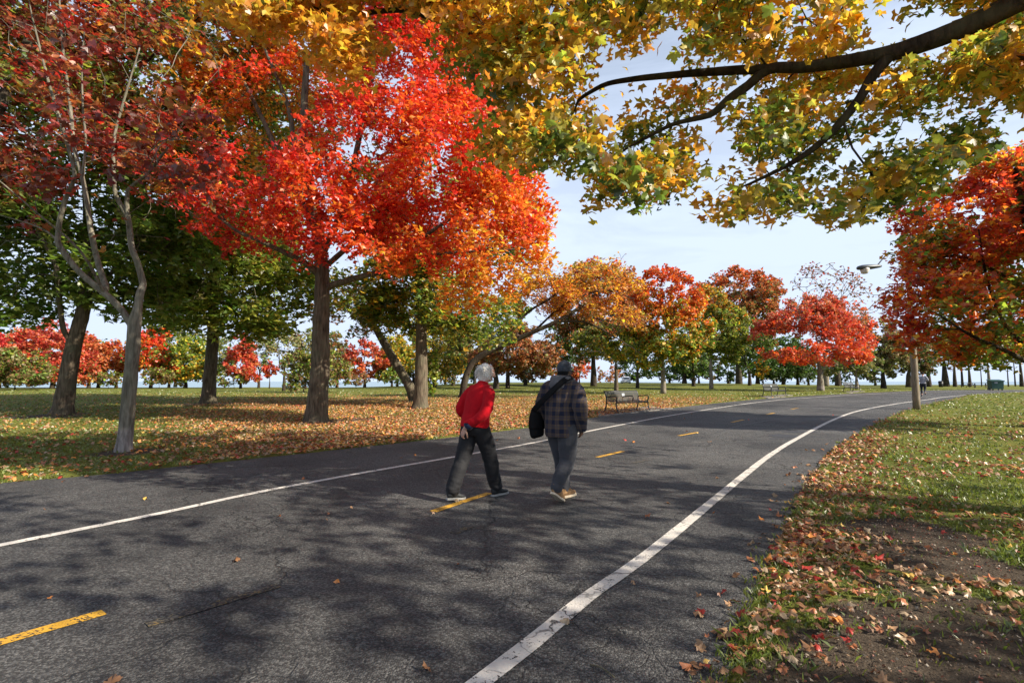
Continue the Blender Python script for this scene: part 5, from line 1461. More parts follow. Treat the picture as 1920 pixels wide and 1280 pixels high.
def head(buf, c, yaw=0.0, pitch=0.0, s=1.0):
    hb = Buf()
    ball(hb, (0, -.008, .03), (.074, .094, .092)); ball(hb, (0, .030, -.035), (.058, .062, .075)); ball(hb, (0, .062, -.085), (.028, .026, .022))
    limb(hb, [(0, .092, .03), (0, .108, -.004), (0, .118, -.022)], [.010, .013, .015], 8, .01); ball(hb, (.014, .103, -.026), (.010,) * 3); ball(hb, (-.014, .103, -.026), (.010,) * 3)
    ball(hb, (0, .088, -.055), (.026, .012, .007)); ball(hb, (0, .086, -.066), (.022, .012, .008)); ball(hb, (0, .083, .045), (.052, .014, .010))
    for x in (-1, 1):
        ball(hb, (x * .075, -.005, -.005), (.008, .019, .031)); ball(hb, (x * .042, .070, -.02), (.022, .018, .018)); ball(hb, (x * .032, .083, .017), (.013, .010, .011))
    V = np.concatenate(hb.V).astype(float) * s; F = np.concatenate(hb.F)
    ca, sa = math.cos(pitch), math.sin(pitch); V = np.column_stack([V[:, 0], V[:, 1] * ca + V[:, 2] * sa, -V[:, 1] * sa + V[:, 2] * ca])
    ca, sa = math.cos(yaw), math.sin(yaw); V = np.column_stack([V[:, 0] * ca + V[:, 1] * sa, -V[:, 0] * sa + V[:, 1] * ca, V[:, 2]])
    buf.add(V + np.asarray(c, float), F)

def shoe(pos, yaw, pitch, L=.28, W=.098, high=.09, mats=None, parent=None, lace=True, ankle=0.055):
    """shoe with upper and sole; pos = under the ankle (heel side), pitch raises the heel about the toe"""
    def xf(V):
        V = np.asarray(V, float).copy(); ty = L * .62
        y, z = V[:, 1] - ty, V[:, 2]; c, s = math.cos(pitch), math.sin(pitch)
        V[:, 1], V[:, 2] = ty + y * c + z * s, -y * s + z * c
        c, s = math.cos(yaw), math.sin(yaw); V[:, 0], V[:, 1] = V[:, 0] * c + V[:, 1] * s, -V[:, 0] * s + V[:, 1] * c
        return V + np.asarray(pos, float)
    ys = np.linspace(-.26, .74, 12) * L
    wd = np.array([.30, .62, .70, .68, .64, .66, .76, .90, .98, .95, .75, .30]) * W / 2
    ht = np.array([.85, 1.0, 1.0, .98, .95, .86, .72, .60, .50, .42, .36, .24]) * high
    ub = Buf(); V, F = tube(np.column_stack([ys * 0, ys, .022 + ht / 2]), np.column_stack([wd, ht / 2 + .004]), 12, ref=(1, 0, 0)); ub.add(xf(V), F)
    p = np.array([(0, -.02, .05), (0, -.025, .09), (0, -.03, .125)]); V, F = tube(p, np.array([.046, .044, ankle - .008]), 12); ub.add(xf(V), F)
    up_ = link('shoe', remesh('shoe', ub, .007, 3), mats[0], parent)
    sb = Buf(); ring = []
    for z, g in ((.0, .96), (.008, 1.02), (.018, 1.01), (.024, .95)):
        a = []
        for y, w in zip(ys, wd): a.append((w * g + .004, y * (1 + .02 * g), z + max(0, (y - .5 * L)) ** 2 * 1.2))
        for y, w in zip(ys[::-1], wd[::-1]): a.append((-w * g - .004, y * (1 + .02 * g), z + max(0, (y - .5 * L)) ** 2 * 1.2))
        ring.append(np.array(a))
    V, F = loft(ring); sb.add(xf(V), F)
    link('sole', sb.mesh('sole', smooth=False), mats[1], up_)
    return up_

def cloth(name, col, rough=.9, var=.18, weave=420.0, sheen=.15, scale=7.0):
    m = NT(name); v = m.coord(); nz = m.noise(v, weave, 3); n2 = m.noise(v, scale, 4)
    c = m.mix(m.ramp(n2, .3, .7), [k * (1 - var) for k in col], [k * (1 + var) for k in col]); c = m.mix(m.ramp(nz, .3, .7, 0, .35), c, [k * .55 for k in col])
    m.bsdf(c, rough, m.bump(nz, .25, .002), spec=.15, **{'Sheen Weight': sheen})
    return m.m
def skin(name, col):
    m = NT(name); v = m.coord(); nz = m.noise(v, 30, 5)
    m.bsdf(m.mix(nz, [k * .85 for k in col], [min(1, k * 1.12) for k in col]), .55, m.bump(nz, .15, .004), spec=.35, **{'Subsurface Weight': .12, 'Subsurface Radius': (.01, .004, .002)})
    return m.m
M['red_wool'] = cloth('red_wool', [.46, .006, .013], .95, .16, sheen=.02)
M['charcoal'] = cloth('charcoal_trouser', [.018, .018, .020], .7, .2, sheen=.03)
M['navy'] = cloth('navy_knit', [.012, .018, .045], .9)
M['skin_fair'] = skin('fair_skin', [.52, .30, .22]); M['skin_dark'] = skin('brown_skin', [.12, .065, .042])
M['white_hair'] = mat_plain('white_hair', [.74, .70, .63], .6, 0, .3, 120, .25, .2)
M['black_shoe'] = mat_plain('black_trainer', [.022, .024, .026], .6, 0, .3, 50, .3, .2); M['white_sole'] = mat_plain('white_rubber', [.27, .27, .26], .6, 0, .3, 30, .12, .05)
M['tan_boot'] = mat_plain('tan_suede', [.30, .175, .085], .85, 0, .15, 35, .3, .2); M['cream_sole'] = mat_plain('cream_rubber', [.58, .49, .36], .65, 0, .3, 30, .15, .05)
M['grey_blue'] = cloth('grey_blue_cotton', [.054, .055, .063], .9, .18); M['hood_grey'] = cloth('grey_hood', [.115, .115, .125], .95, .2)
M['cap_navy'] = cloth('faded_navy_cap', [.045, .052, .066], .9, .3, scale=22.0); M['bag_black'] = cloth('black_bag_fabric', [.008, .008, .009], .8, .2, sheen=0.0)
M['grey_top'] = cloth('grey_running_top', [.28, .28, .32], .8); M['black_tights'] = cloth('black_tights', [.018, .019, .028], .7)
# plaid: crossing brown and navy bands
m = NT('brown_navy_plaid'); v = m.coord(); sx = m.n('ShaderNodeSeparateXYZ'); m.l(v, sx.inputs[0])
def band(s, period, off):
    t_ = m.math('FRACT', m.math('ADD', m.math('MULTIPLY', s, 1.0 / period), off)); return t_
nz = m.noise(v, 5.0, 3)
xw = m.math('ADD', sx.outputs[0], m.math('MULTIPLY', m.math('SUBTRACT', nz, .5), .05)); yw = sx.outputs[2]
fx, fz = band(xw, .105, .3), band(yw, .105, .1)
bx = m.math('LESS_THAN', fx, .48); bz = m.math('LESS_THAN', fz, .48)
lx = m.math('LESS_THAN', m.math('ABSOLUTE', m.math('SUBTRACT', fx, .74)), .035); lz = m.math('LESS_THAN', m.math('ABSOLUTE', m.math('SUBTRACT', fz, .74)), .035)
mid_ = m.math('MULTIPLY', m.math('ADD', bx, bz), .5)
c = m.mix(mid_, [.108, .076, .054], [.014, .018, .038])
c = m.mix(m.math('MULTIPLY', m.math('MAXIMUM', lx, lz), .45), c, [.02, .03, .085])
wv = m.noise(v, 420, 2)
m.bsdf(m.mix(m.ramp(wv, .3, .7, 0, .3), c, [.02, .018, .02]), .9, m.bump(wv, .25, .002), spec=.12, **{'Sheen Weight': .1})
M['plaid'] = m.m

def person_root(px, py, rz, label):
    g = G(px, py)
    return g, R(rz)

def trousers(parent, legs, mat, waist, seed, cuff=.085, hipw=.175):
    tb = Buf()
    torso(tb, waist, 24)
    for (hip, knee, ank, rr) in legs:
        hip, knee, ank = map(np.array, (hip, knee, ank))
        limb(tb, [hip, hip * .5 + knee * .5 + np.array([0, .008, 0]), knee, knee * .5 + ank * .5 + np.array([0, -.012, 0]), ank], rr, 18)
    me = remesh('trousers', tb, .009, 3)
    z = [(l[1], .12, 1.2) for l in legs] + [(l[2], .13, 1.8) for l in legs]
    wrinkle(me, .007, 9.0, (1, 1, 1.7), seed, z)
    return link('trousers', me, mat, parent)

def hair_strands(parent, c, n, length, mat, seed, down=.6, r0=(.088, .108, .102)):
    r = np.random.default_rng(seed); b = Buf()
    for _ in range(n):
        u = r.normal(size=3); u /= np.linalg.norm(u)
        if u[2] < -.55 or (u[1] > .45 and u[2] < .25):
            continue
        p = np.array(c) + u * np.array(r0); d = u * .45 + np.array([r.normal(0, .3), -.3 + r.normal(0, .25), r.normal(0, .2) - .25]); L_ = length * r.uniform(.5, 1.3)
        pts = []
        for k in range(5):
            pts.append(p); d = d / np.linalg.norm(d); p = p + d * L_ / 4; d = d + np.array([r.normal(0, .12), r.normal(0, .12), -down * .45])
        V, F = tube(pts, np.linspace(.0055, .0008, 5), 3, cap=False); b.add(V, F)
    return b

# --- woman in red (local: x right, y the way she walks, z up)
g = G(890, 934.0)
woman = bpy.data.objects.new('person', None)
bb = Buf()
hd = np.array([.010, .185, 1.560])
head(bb, hd, .55, .18)
limb(bb, [(0, .115, 1.33), (.004, .15, 1.42), (.008, .165, 1.50)], [.062, .056, .055])
torso(bb, [(0, 0, .86, .14, .10), (0, .03, 1.0, .13, .09), (0, .08, 1.2, .145, .10), (0, .11, 1.36, .13, .075)])
WL = [((-.085, -.01, .86), (-.10, -.125, .475), (-.085, -.31, .095)), ((.085, .02, .86), (.095, .18, .48), (.085, .305, .10))]
for h_, k_, a_ in WL:
    limb(bb, [h_, k_, a_], [.075, .052, .036])
SH = [(-.165, .09, 1.345), (.165, .09, 1.345)]
wr = np.array([.045, -.205, .885])
limb(bb, [SH[1], (.262, -.07, 1.10), wr], [.05, .042, .028]); limb(bb, [SH[0], (-.262, .0, 1.07), (-.20, .20, .96)], [.05, .042, .028])
hand(bb, wr, (-.50, -.05, -.80), (-.2, .9, -.25), 1, 1.0, .55); hand(bb, (-.20, .20, .96), (.3, .75, -.15), (.9, -.2, -.2), -1, 1.0, .5)
woman = link('person', remesh('person_body', bb, .006, 2, decimate=.25), M['skin_fair'], None, [float(q) for q in g])
woman.rotation_euler = (0, 0, R(-42))
thing(woman, 'white haired person in red jacket and charcoal trousers walking with a hand behind the back', 'person')
jb = Buf()
torso(jb, [(0, -.010, .872, .205, .165), (0, .0, .94, .203, .162), (0, .02, 1.03, .195, .15), (0, .055, 1.17, .198, .152), (0, .085, 1.29, .185, .135), (0, .105, 1.365, .145, .10), (0, .125, 1.405, .085, .08), (0, .14, 1.445, .070, .072)], 30)
limb(jb, [(.13, .09, 1.335), (.19, .06, 1.28), (.245, -.02, 1.18), (.262, -.075, 1.09), (.20, -.135, 1.0), (.085, -.19, .925)], [.075, .078, .072, .068, .060, .056], 18)
limb(jb, [(-.13, .09, 1.335), (-.19, .07, 1.28), (-.245, .02, 1.18), (-.265, .0, 1.07), (-.245, .09, 1.0), (-.21, .17, .97)], [.075, .078, .072, .068, .060, .054], 18)
me = remesh('jacket', jb, .0085, 3)
wrinkle(me, .007, 6.5, (1, 1, 1.2), 2.0, [((.25, -.06, 1.1), .12, 2.0), ((-.25, 0, 1.07), .12, 2.0), ((0, -.12, 1.25), .15, .8), ((.1, -.15, .95), .14, 1.4)])
link('jacket', me, M['red_wool'], woman)
cb = Buf(); V, F = tube([(.10, -.183, .935), (.083, -.192, .915), (.066, -.198, .898)], np.array([.060, .0605, .056]), 16); cb.add(V, F); link('cuff', cb.mesh('cuff', smooth=True), M['navy'], woman)
tb_ = Buf(); V, F = box((.105, -.246, .962), (.075, .012, .022), .35); tb_.add(V, F); link('sleeve_tab', tb_.mesh('sleeve_tab'), M['red_wool'], woman)
trousers(woman, [(WL[0][0], WL[0][1], (-.088, -.285, .14), [.115, .110, .096, .092, .090]), (WL[1][0], WL[1][1], (.088, .285, .14), [.115, .110, .096, .092, .090])], M['charcoal'], [(0, -.015, .78, .12, .115), (0, -.015, .86, .178, .138), (0, 0, .97, .165, .125)], 4.0)
for s_, (x, y) in ((-1, (-.088, -.31)), (1, (.088, .305))):
    sk = Buf(); V, F = tube([(x, y, .08), (x, y + .005, .17)], .042, 12); sk.add(V, F); link('sock', sk.mesh('sock', smooth=True), M['bag_black'], woman)
shoe((-.088, -.305, 0.004), 0.10, .10, .27, .096, .085, (M['black_shoe'], M['white_sole']), woman)
shoe((.088, .29, 0.004), 0.12, -.03, .27, .096, .085, (M['black_shoe'], M['white_sole']), woman)
hb = Buf()
ball(hb, hd + (-.002, -.016, .03), (.086, .104, .098)); ball(hb, hd + (-.015, -.07, -.03), (.074, .050, .085)); ball(hb, hd + (.048, -.03, -.02), (.045, .06, .085)); ball(hb, hd + (-.052, -.02, -.02), (.042, .06, .085)); ball(hb, hd + (-.01, -.055, -.085), (.058, .042, .05))
me = remesh('hair', hb, .008, 2); wrinkle(me, .008, 24.0, (1, 1, .22), 3.0)
hr = link('hair', me, M['white_hair'], woman)
link('loose_strands', hair_strands(woman, hd + (-.004, -.02, .010), 480, .07, None, 5, 1.6, (.081, .099, .092)).mesh('loose_strands', smooth=True), M['white_hair'], hr, kind='stuff')

# --- man in the plaid jacket
g = G(1054, 938.0)
bb = Buf()
hm = np.array([.0, .085, 1.585])
head(bb, hm, .12, .10, 1.04)
limb(bb, [(0, .03, 1.38), (0, .045, 1.46), (0, .065, 1.53)], [.075, .066, .064])
torso(bb, [(0, 0, .88, .17, .13), (0, .02, 1.05, .17, .13), (0, .03, 1.25, .19, .125), (0, .03, 1.40, .17, .09)])
ML = [((.095, -.02, .88), (.085, -.02, .475), (.045, -.235, .165)), ((-.095, .0, .88), (-.075, .12, .48), (-.05, .15, .10))]
for h_, k_, a_ in ML:
    limb(bb, [h_, k_, a_], [.085, .06, .042])
limb(bb, [(.205, .02, 1.39), (.305, -.06, 1.11), (.25, .06, .88)], [.055, .048, .032]); limb(bb, [(-.205, .02, 1.39), (-.30, -.02, 1.10), (-.26, .12, .88)], [.055, .048, .032])
hand(bb, (.25, .06, .88), (-.35, .45, -.75), (-.8, .1, .2), 1, 1.05, .35); hand(bb, (-.26, .12, .88), (.25, .45, -.85), (.8, .1, -.1), -1, 1.05, .45)
man = link('person', remesh('person_body', bb, .006, 2, decimate=.25), M['skin_dark'], None, [float(q) for q in g])
man.rotation_euler = (0, 0, R(-36))
thing(man, 'person in brown and navy plaid jacket, dark cap and tan boots walking away', 'person')
jb = Buf()
torso(jb, [(0, -.02, .77, .195, .170), (0, -.015, .86, .212, .182), (0, .0, 1.0, .218, .182), (0, .012, 1.18, .225, .178), (0, .02, 1.32, .218, .160), (0, .025, 1.41, .185, .125), (0, .03, 1.46, .10, .095)], 32)
limb(jb, [(.17, .02, 1.385), (.222, .005, 1.33), (.272, -.03, 1.21), (.292, -.055, 1.10), (.28, -.01, 1.0), (.255, .045, .895)], [.088, .092, .090, .086, .078, .068], 18)
limb(jb, [(-.17, .02, 1.385), (-.222, .01, 1.33), (-.268, -.01, 1.21), (-.29, -.015, 1.10), (-.275, .04, 1.0), (-.25, .10, .90)], [.088, .092, .090, .086, .078, .068], 18)
me = remesh('jacket', jb, .0085, 3)
wrinkle(me, .0095, 6.0, (1, 1, 1.3), 6.0, [((.31, -.05, 1.1), .13, 2.0), ((-.31, -.02, 1.1), .13, 2.0), ((0, -.16, 1.1), .2, .8), ((.15, -.12, 1.3), .12, .8)])
link('jacket', me, M['plaid'], man)
hb = Buf()
limb(hb, [(-.125, .06, 1.455), (-.09, -.035, 1.475), (0, -.085, 1.470), (.09, -.035, 1.475), (.125, .06, 1.455)], [.040, .052, .058, .052, .040], 14); ball(hb, (0, -.105, 1.415), (.105, .055, .075)); ball(hb, (0, -.12, 1.36), (.055, .04, .05))
limb(hb, [(-.09, .06, 1.47), (0, .10, 1.45), (.09, .06, 1.47)], [.035, .035, .035]); torso(hb, [(0, .03, 1.40, .12, .09), (0, .04, 1.47, .105, .09)])
me = remesh('hood', hb, .008, 2); wrinkle(me, .009, 11.0, (1, 1, 1), 8.0); link('hood', me, M['hood_grey'], man)
cb = Buf(); cc = hm + np.array([0, -.006, .045])
ball(cb, cc, (.087, .107, .088)); V, F = tube([cc + (0, 0, -.055), cc + (0, 0, .0)], np.array([[.088, .108], [.0885, .1085]]), 26, ref=(1, 0, 0)); cb.add(V, F); ball(cb, cc + (0, 0, .088), (.011, .011, .007))
cap = link('cap', remesh('cap', cb, .006, 2), M['cap_navy'], man)
vb = Buf(); a = np.linspace(-.95, .95, 13); inn = np.column_stack([cc[0] + .087 * np.sin(a), cc[1] + .106 * np.cos(a), np.full(13, cc[2] - .035)]); out_ = np.column_stack([cc[0] + .082 * np.sin(a), cc[1] + .085 + .11 * np.cos(a), cc[2] - .055 - .012 * np.abs(np.sin(a))])
V = np.concatenate([inn, out_, inn - (0, 0, .006), out_ - (0, 0, .006)]); F = []
for i in range(12):
    F += [(i, i + 1, 14 + i), (i, 14 + i, 13 + i), (26 + i, 40 + i, 27 + i), (26 + i, 39 + i, 40 + i), (13 + i, 14 + i, 40 + i), (13 + i, 40 + i, 39 + i)]
vb.add(V, F); link('visor', vb.mesh('visor', smooth=True), M['cap_navy'], cap)
hb = Buf(); ball(hb, hm + (0, -.045, -.025), (.074, .060, .055)); link('hair', remesh('hair', hb, .008, 1), M['bag_black'], man)
trousers(man, [(ML[0][0], ML[0][1], (.052, -.215, .205), [.130, .118, .098, .090, .074]), (ML[1][0], ML[1][1], (-.052, .142, .14), [.130, .118, .098, .090, .074])], M['grey_blue'], [(0, -.01, .80, .14, .13), (0, -.01, .88, .20, .16), (0, 0, .98, .19, .15)], 9.0)
shoe((.045, -.275, .012), -.02, .52, .295, .108, .115, (M['tan_boot'], M['cream_sole']), man, ankle=.06)
shoe((-.05, .15, .004), .08, 0.0, .295, .108, .115, (M['tan_boot'], M['cream_sole']), man, ankle=.06)
# bag slung across the back (it hangs on him, so a thing of its own)
bag = empty('shoulder_bag', g, 'black crossbody bag on the hip of the person in plaid', 'bag', rz=R(-36))
sb = Buf()
for z, w, d in ((.755, .050, .115), (.77, .066, .135), (.85, .080, .15), (.97, .078, .15), (1.06, .066, .14), (1.085, .05, .125)):
    pass
V, F = tube(spline(np.array([(-.335, -.075, .755), (-.345, -.075, .80), (-.352, -.07, .90), (-.348, -.065, 1.0), (-.335, -.06, 1.065)]), .03), .085, 12); 
p = spline(np.array([(-.305, -.075, .745, .035, .09), (-.312, -.075, .775, .06, .128), (-.32, -.07, .88, .070, .142), (-.318, -.065, 1.0, .066, .14), (-.31, -.06, 1.07, .05, .125), (-.305, -.06, 1.085, .02, .09)]), .025)
V, F = tube(p[:, :3], p[:, 3:5], 18, ref=(1, 0, 0)); sb.add(V, F)
me = remesh('pouch', sb, .009, 2); wrinkle(me, .006, 9.0, (1, 1, 1), 4.0); link('pouch', me, M['bag_black'], bag)
pf = p[int(len(p) * .42):]; fb = Buf(); V, F = tube(pf[:, :3], pf[:, 3:5] * np.array([1.07, 1.05]), 18, ref=(1, 0, 0)); fb.add(V, F); link('flap', fb.mesh('flap', smooth=True), M['bag_black'], bag)
st = spline(np.array([(-.345, -.13, 1.06), (-.27, -.19, 1.11), (-.16, -.212, 1.20), (-.05, -.205, 1.30), (.045, -.165, 1.395), (.11, -.085, 1.475), (.135, .03, 1.50), (.10, .12, 1.45), (-.05, .195, 1.28), (-.22, .19, 1.12), (-.33, .08, 1.05)]), .03)
stb = Buf(); V, F = tube(st, np.tile([[.036, .005]], (len(st), 1)), 8, ref=(.7, .15, -.7)); stb.add(V, F); link('strap', stb.mesh('strap', smooth=True), M['bag_black'], bag)

# --- runner far along the path
g = P(1732, 740, 36.5); g[2] = float(terrain(g[0], 36.5))
bb = Buf(); head(bb, (0, .03, 1.60), 0, 0); limb(bb, [(0, .0, 1.38), (0, .01, 1.46), (0, .025, 1.54)], [.06, .055, .055]); torso(bb, [(0, 0, .92, .15, .11), (0, .01, 1.1, .14, .10), (0, .01, 1.3, .155, .11), (0, .0, 1.42, .13, .08)])
JL = [((-.09, 0, .92), (-.10, .16, .53), (-.10, .05, .10)), ((.09, 0, .92), (.09, -.02, .50), (.085, -.28, .26))]
for h_, k_, a_ in JL: limb(bb, [h_, k_, a_], [.08, .055, .04])
limb(bb, [(-.18, 0, 1.40), (-.27, -.14, 1.17), (-.22, .06, 1.06)], [.05, .042, .032]); limb(bb, [(.18, 0, 1.40), (.27, -.02, 1.15), (.20, .20, 1.12)], [.05, .042, .032])
hand(bb, (-.22, .06, 1.06), (.2, .8, .2), (.9, 0, 0), -1, 1, .9); hand(bb, (.20, .20, 1.12), (-.2, .8, .3), (-.9, 0, 0), 1, 1, .9)
jog = link('person', remesh('person_body', bb, .009, 1, decimate=.3), M['skin_fair'], None, [float(q) for q in g]); jog.rotation_euler = (0, 0, R(-38))
thing(jog, 'runner in grey top and dark leggings far along the path by the lamp post', 'person')
jb = Buf(); torso(jb, [(0, 0, .90, .185, .145), (0, .01, 1.1, .175, .135), (0, .01, 1.28, .19, .135), (0, .0, 1.40, .15, .095), (0, .0, 1.45, .075, .07)])
limb(jb, [(-.15, 0, 1.40), (-.23, -.07, 1.28), (-.27, -.14, 1.17), (-.225, .04, 1.07)], [.075, .07, .062, .05]); limb(jb, [(.15, 0, 1.40), (.23, -.01, 1.28), (.27, -.02, 1.15), (.205, .18, 1.12)], [.075, .07, .062, .05])
link('running_top', remesh('running_top', jb, .012, 2), M['grey_top'], jog)
trousers(jog, [(JL[0][0], JL[0][1], (-.10, .07, .22), [.105, .095, .068, .06, .05]), (JL[1][0], JL[1][1], (.086, -.22, .31), [.105, .095, .068, .06, .05])], M['black_tights'], [(0, 0, .88, .17, .13), (0, 0, .96, .165, .125)], 2.0)
shoe((-.10, .05, .0), 0, 0, .27, .095, .085, (M['black_shoe'], M['white_sole']), jog); shoe((.085, -.36, .15), 0, .9, .27, .095, .085, (M['black_shoe'], M['white_sole']), jog)
hb = Buf(); ball(hb, (0, .02, 1.635), (.083, .10, .09)); link('hair', remesh('hair', hb, .012, 1), M['bag_black'], jog)

# ------------------------------------------------------------------ grass, fallen leaves
def scatter(n, seed, ymax=60, power=1.3, side=None):
    """ground points, thinner with distance; off the asphalt"""
    r = np.random.default_rng(seed); out = []
    while sum(len(o) for o in out) < n:
        t_ = r.random(n * 2); y0 = 1.4; e_ = 1 - power
        y = (y0 ** e_ + t_ * (ymax ** e_ - y0 ** e_)) ** (1 / e_)
        x = r.uniform(-1.35, 1.35, n * 2) * (y + 0.6)
        out.append(np.column_stack([x, y]))
    return np.concatenate(out)[:n], r
def ground_z(p):
    s_ = sd_fast(p); rough_ = (0.030 * fbm(p, 1.1, 2.0) + 0.012 * fbm(p, 5.0, 3.0))
    off = 1 - ss(-0.10, 0.16, s_ + 0.05 * fbm(p, 3.0, 4.0))
    return terrain(p[:, 0], p[:, 1]) + off * (0.012 + rough_ * (1 - .6 * ss(25, 60, p[:, 1])) - .02 * dirt_mask(p))

p, r = scatter(400000, 71, 60, 1.55)
s_ = sd_fast(p); keep = (s_ < -0.0 + 0.05 * r.normal(size=len(p)))
p = p[keep]; dm_ = dirt_mask(p); lm_ = litter_mask(p)
tuft = fbm(p, 2.2, 12.0); tuft2 = vnoise(p, 7.0, 13.0)
dens = np.clip(0.62 + 0.9 * tuft + 0.5 * tuft2, .04, 1) * (1 - np.clip(dm_ * 1.05, 0, .985)) * np.where(rightside(p), 1 - .25 * lm_, 1 - .35 * lm_)
p = p[r.random(len(p)) < dens][:110000]
n = len(p); z = ground_z(p)
dist = np.hypot(p[:, 0], p[:, 1]); hgt = (0.024 + .026 * r.random(n)) * (1 + .9 * np.clip(tuft2[:0].mean() if False else fbm(p, 2.2, 12.0), -.4, .8)) * np.where(dist > 14, 1.25, 1)
wid = np.maximum(.0032, 1.3 * dist / 960); a = r.random(n) * 6.283; lean = r.normal(0, .55, (n, 2)) * hgt[:, None]
bx = np.column_stack([np.cos(a), np.sin(a), np.zeros(n)]) * wid[:, None]
B = np.column_stack([p, z - .004]); T = B + np.column_stack([lean, hgt]); Mi = B * .5 + T * .5 + np.column_stack([-lean * .18, hgt * .12])
V = np.stack([B - bx, B + bx, Mi + bx * .9, T], 1).reshape(-1, 3); k = np.arange(n)[:, None] * 4
F = np.concatenate([k + np.array([[0, 1, 2]]), k + np.array([[0, 2, 3]])])
base = np.array([(.115, .155, .022), (.155, .180, .028), (.200, .200, .038), (.28, .235, .09)])
gi = np.clip((1.1 + 1.1 * fbm(p, .8, 15.0) + r.normal(0, .6, n)).astype(int), 0, 3); col = base[gi] * np.exp(r.normal(0, .18, (n, 1)))
gbuf = Buf(); gbuf.add(V, F, np.repeat(col, 4, 0)); link('grass', gbuf.mesh('grass', colour=True), M['grass'], kind='stuff')

LIT = [('tan', (.36, .21, .11)), ('brown', (.21, .105, .05)), ('orange', (.50, .19, .045)), ('red', (.36, .040, .028)), ('gold', (.52, .33, .08)), ('pale', (.34, .25, .16)), ('rust', (.33, .12, .05))]
litc = np.array([c for _, c in LIT])
p, r = scatter(350000, 72, 42, 0.62)
s_ = sd_fast(p); m_ = litter_mask(p, s_)
road_few = (s_ > 0) & (r.random(len(p)) < np.where(s_ < .35, .05 * np.clip(1 - s_ / .35, 0, 1) * np.where(p[:, 1] < 9, 1, .5), 0.0005))
ok = ((s_ <= 0) & (r.random(len(p)) < (1 - .8 * dirt_mask(p)) * m_ ** 1.3 * np.where(rightside(p), .8, 1.0))) | road_few
p = p[ok][:62000]; s_ = s_[ok][:62000]; n = len(p)
# extra ones thick near the camera on the right verge
q = np.column_stack([r.uniform(0.2, 6.5, 14000), r.uniform(1.5, 8.5, 14000)]); sq = sd_fast(q); mq = litter_mask(q, sq); dq = dirt_mask(q)
okq = (sq < .02) & rightside(q) & (r.random(len(q)) < mq ** 1.2 * (1 - .8 * dq)); q = q[okq][:2600]
p = np.concatenate([p, q]); n = len(p); s_ = sd_fast(p)
size = np.where(np.arange(n) >= n - len(q), r.uniform(.022, .050, n), r.uniform(.05, .095, n))
wts = np.where(rightside(p)[:, None], np.array([.24, .29, .09, .08, .03, .07, .20]), np.array([.34, .13, .18, .08, .10, .08, .09])); cum = np.cumsum(wts / wts.sum(1, keepdims=True), 1)
ci = (r.random(n)[:, None] > cum).sum(1).clip(0, 6); col = litc[ci] * np.exp(r.normal(0, .18, (n, 1)))
on_road = s_ > 0.0
z = np.where(on_road, terrain(p[:, 0], p[:, 1]) + .014, ground_z(p) + np.where(p[:, 1] < 12, .018, .035) + .022 * r.random(n))
C = np.column_stack([p, z])
near_ = p[:, 1] < 7.5; size[near_] = r.uniform(.028, .074, int(near_.sum()))
# leaves large enough to single out: objects of their own
w = C - np.array([0, 0, CAM_H]); dep = w[:, 1] * CP + w[:, 2] * SP; uu = w[:, 0] / dep; vv = (w[:, 2] * CP - w[:, 1] * SP) / dep
inside = (np.abs(uu) < .995) & (vv > -.664); score = np.where(inside, dep / size - on_road * 30, 1e9)
sel = np.argsort(score)[:300]; keepm = np.ones(n, bool); keepm[sel] = False
protos = {}
for kcol, (nm, cc) in enumerate(LIT):
    for v_ in range(3):
        pb = Buf(); V = MAPLE_HI[0].copy(); V[:, 2] *= (0.35, 1.0, -0.7)[v_]; V[:, 2] += .13 * np.sin(V[:, 0] * 7 + v_) * (v_ + 1) * .5 + .10 * np.sin(V[:, 1] * 6 + 2 * v_); V[:, 0] *= (1, .72, .85)[v_]
        pb.add(V, MAPLE_HI[1], np.tile(np.array(cc) * (0.85, 1.0, 1.12)[v_], (len(V), 1)))
        st_ = np.array([(0, -.40, 0), (.01, -.60, .03), (.0, -.80, .08)]); tv, tf = tube(st_, .012, 3, cap=False); pb.add(tv, tf, np.array([.30, .10, .06]))
        me = pb.mesh('fallen_leaf', colour=True, smooth=True); me.materials.append(M['litter']); protos[kcol, v_] = me
NAMEC = {'tan': 'dry tan', 'brown': 'dark brown', 'orange': 'orange', 'red': 'deep red', 'gold': 'golden yellow', 'pale': 'pale cream', 'rust': 'rust brown'}
for i in sel:
    kc = int(ci[i]); o = link('fallen_leaf', protos[kc, int(r.integers(0, 3))], None, None, [float(t_) for t_ in C[i] + np.array([0, 0, .006])])
    o.rotation_euler = (float(r.normal(0, .30)), float(r.normal(0, .30)), float(r.uniform(0, 6.28))); o.scale = (float(size[i]),) * 3
    if on_road[i]:
        where = 'lying on the dark asphalt of the path'
    elif s_[i] > -.45:
        where = 'lying along the right edge of the asphalt' if rightside(p[i:i + 1])[0] else 'lying along the left edge of the asphalt'
    else:
        where = 'lying on the right verge among grass and soil' if rightside(p[i:i + 1])[0] else 'lying on the lawn left of the path'
    thing(o, f'{NAMEC[LIT[kc][0]]} fallen maple leaf {where}', 'fallen leaf', f'{NAMEC[LIT[kc][0]]} leaves {where}')
fb = Buf(); place_leaves(fb, (MAPLE8[0] * np.array([.9, 1, 1.1]), MAPLE8[1]), C[keepm & (C[:, 1] < 9)], size[keepm & (C[:, 1] < 9)], col[keepm & (C[:, 1] < 9)], .55, r)
fr = keepm & (C[:, 1] >= 9); place_leaves(fb, STAR, C[fr], size[fr] * 1.1, col[fr], .5, r)
link('fallen_leaves', fb.mesh('fallen_leaves', colour=True), M['litter'], kind='stuff')

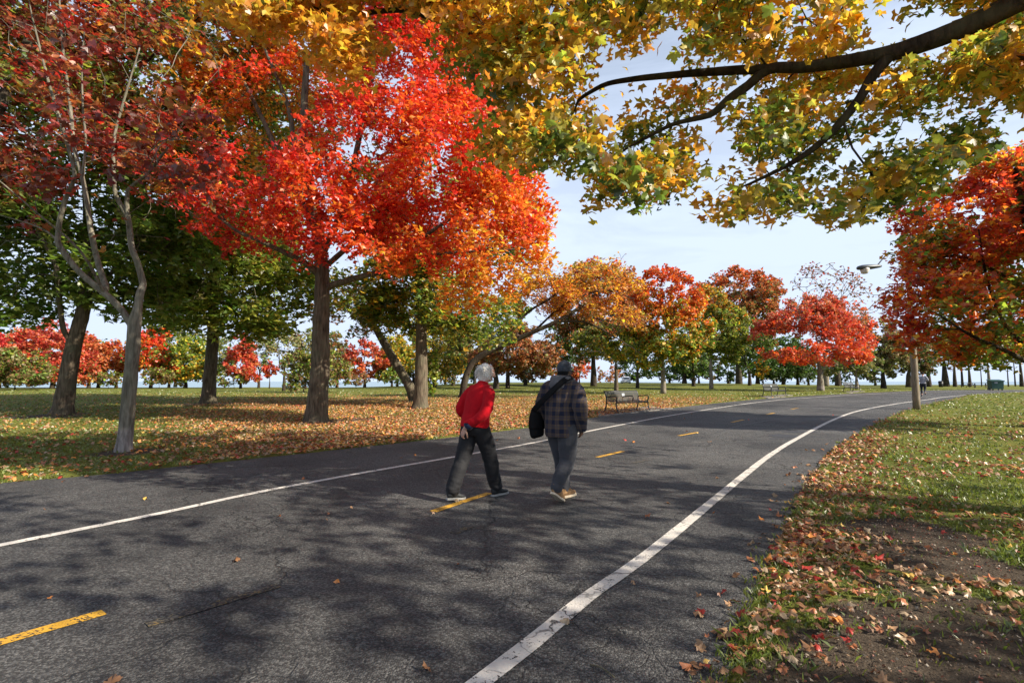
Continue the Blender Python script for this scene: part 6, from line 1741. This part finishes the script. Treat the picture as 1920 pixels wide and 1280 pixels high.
# crumbs of leaf and small stones on the bare soil of the right verge
q = np.column_stack([r.uniform(0.2, 6.5, 60000), r.uniform(1.5, 8.5, 60000)]); sq = sd_fast(q)
okq = (sq < .03) & rightside(q) & (r.random(len(q)) < .10 + .55 * dirt_mask(q) + .3 * (sq > -.4)); q = q[okq][:16000]
cb = Buf(); cc_ = np.array([(.16, .09, .05), (.09, .06, .04), (.22, .14, .08), (.06, .045, .035), (.25, .08, .05), (.30, .25, .19)])
place_leaves(cb, STAR, np.column_stack([q, ground_z(q) + .006 + .006 * r.random(len(q))]), r.uniform(.006, .024, len(q)), cc_[r.integers(0, 6, len(q))] * r.uniform(.6, 1.2, (len(q), 1)), .4, r)
link('leaf_crumbs', cb.mesh('leaf_crumbs', colour=True), M['litter'], kind='stuff')

# leaves lying singly on the asphalt, as in the photograph, and one stick
for (px, py, k, sz, lab) in [(1060, 1168, 5, .10, 'pale curled maple leaf lying on the right white line'), (631, 1093, 2, .07, 'small orange leaf in the middle of the near asphalt'), (1188, 1095, 0, .06, 'dry tan leaf on the asphalt right of the right white line'),
                             (272, 936, 4, .10, 'golden leaf on the asphalt left of the left white line'), (568, 898, 6, .10, 'rust leaf just above the left white line'), (778, 854, 2, .10, 'orange leaf on the asphalt shoulder left of the person in red'),
                             (443, 1052, 1, .10, 'brown curled leaf between the left white line and the faded dash'), (1188, 829, 2, .13, 'orange leaf on the path right of the person in plaid'), (1345, 897, 0, .07, 'tan leaf left of the right white line'), (1308, 812, 4, .11, 'yellow leaf at the end of a yellow dash')]:
    g = G(px, py); o = link('fallen_leaf', protos[k, 1], None, None, (float(g[0]), float(g[1]), float(g[2]) + .02)); o.rotation_euler = (float(r.normal(0, .35)), float(r.normal(0, .35)), float(r.uniform(0, 6))); o.scale = (sz * .62, sz * .62, sz * .8)
    thing(o, lab, 'fallen leaf', 'single leaves on the asphalt')
a_, b2 = G(1106, 1248), G(1152, 1272)
sb = Buf(); V, F = tube(spline(np.array([a_ + (0, 0, .008), a_ * .6 + b2 * .4 + (.01, .012, .012), b2 + (0, 0, .008)]), .02), .004, 6); sb.add(V, F)
thing(link('stick', sb.mesh('stick', smooth=True), M['bark']), 'short thin stick lying on the asphalt near the bottom edge', 'stick')
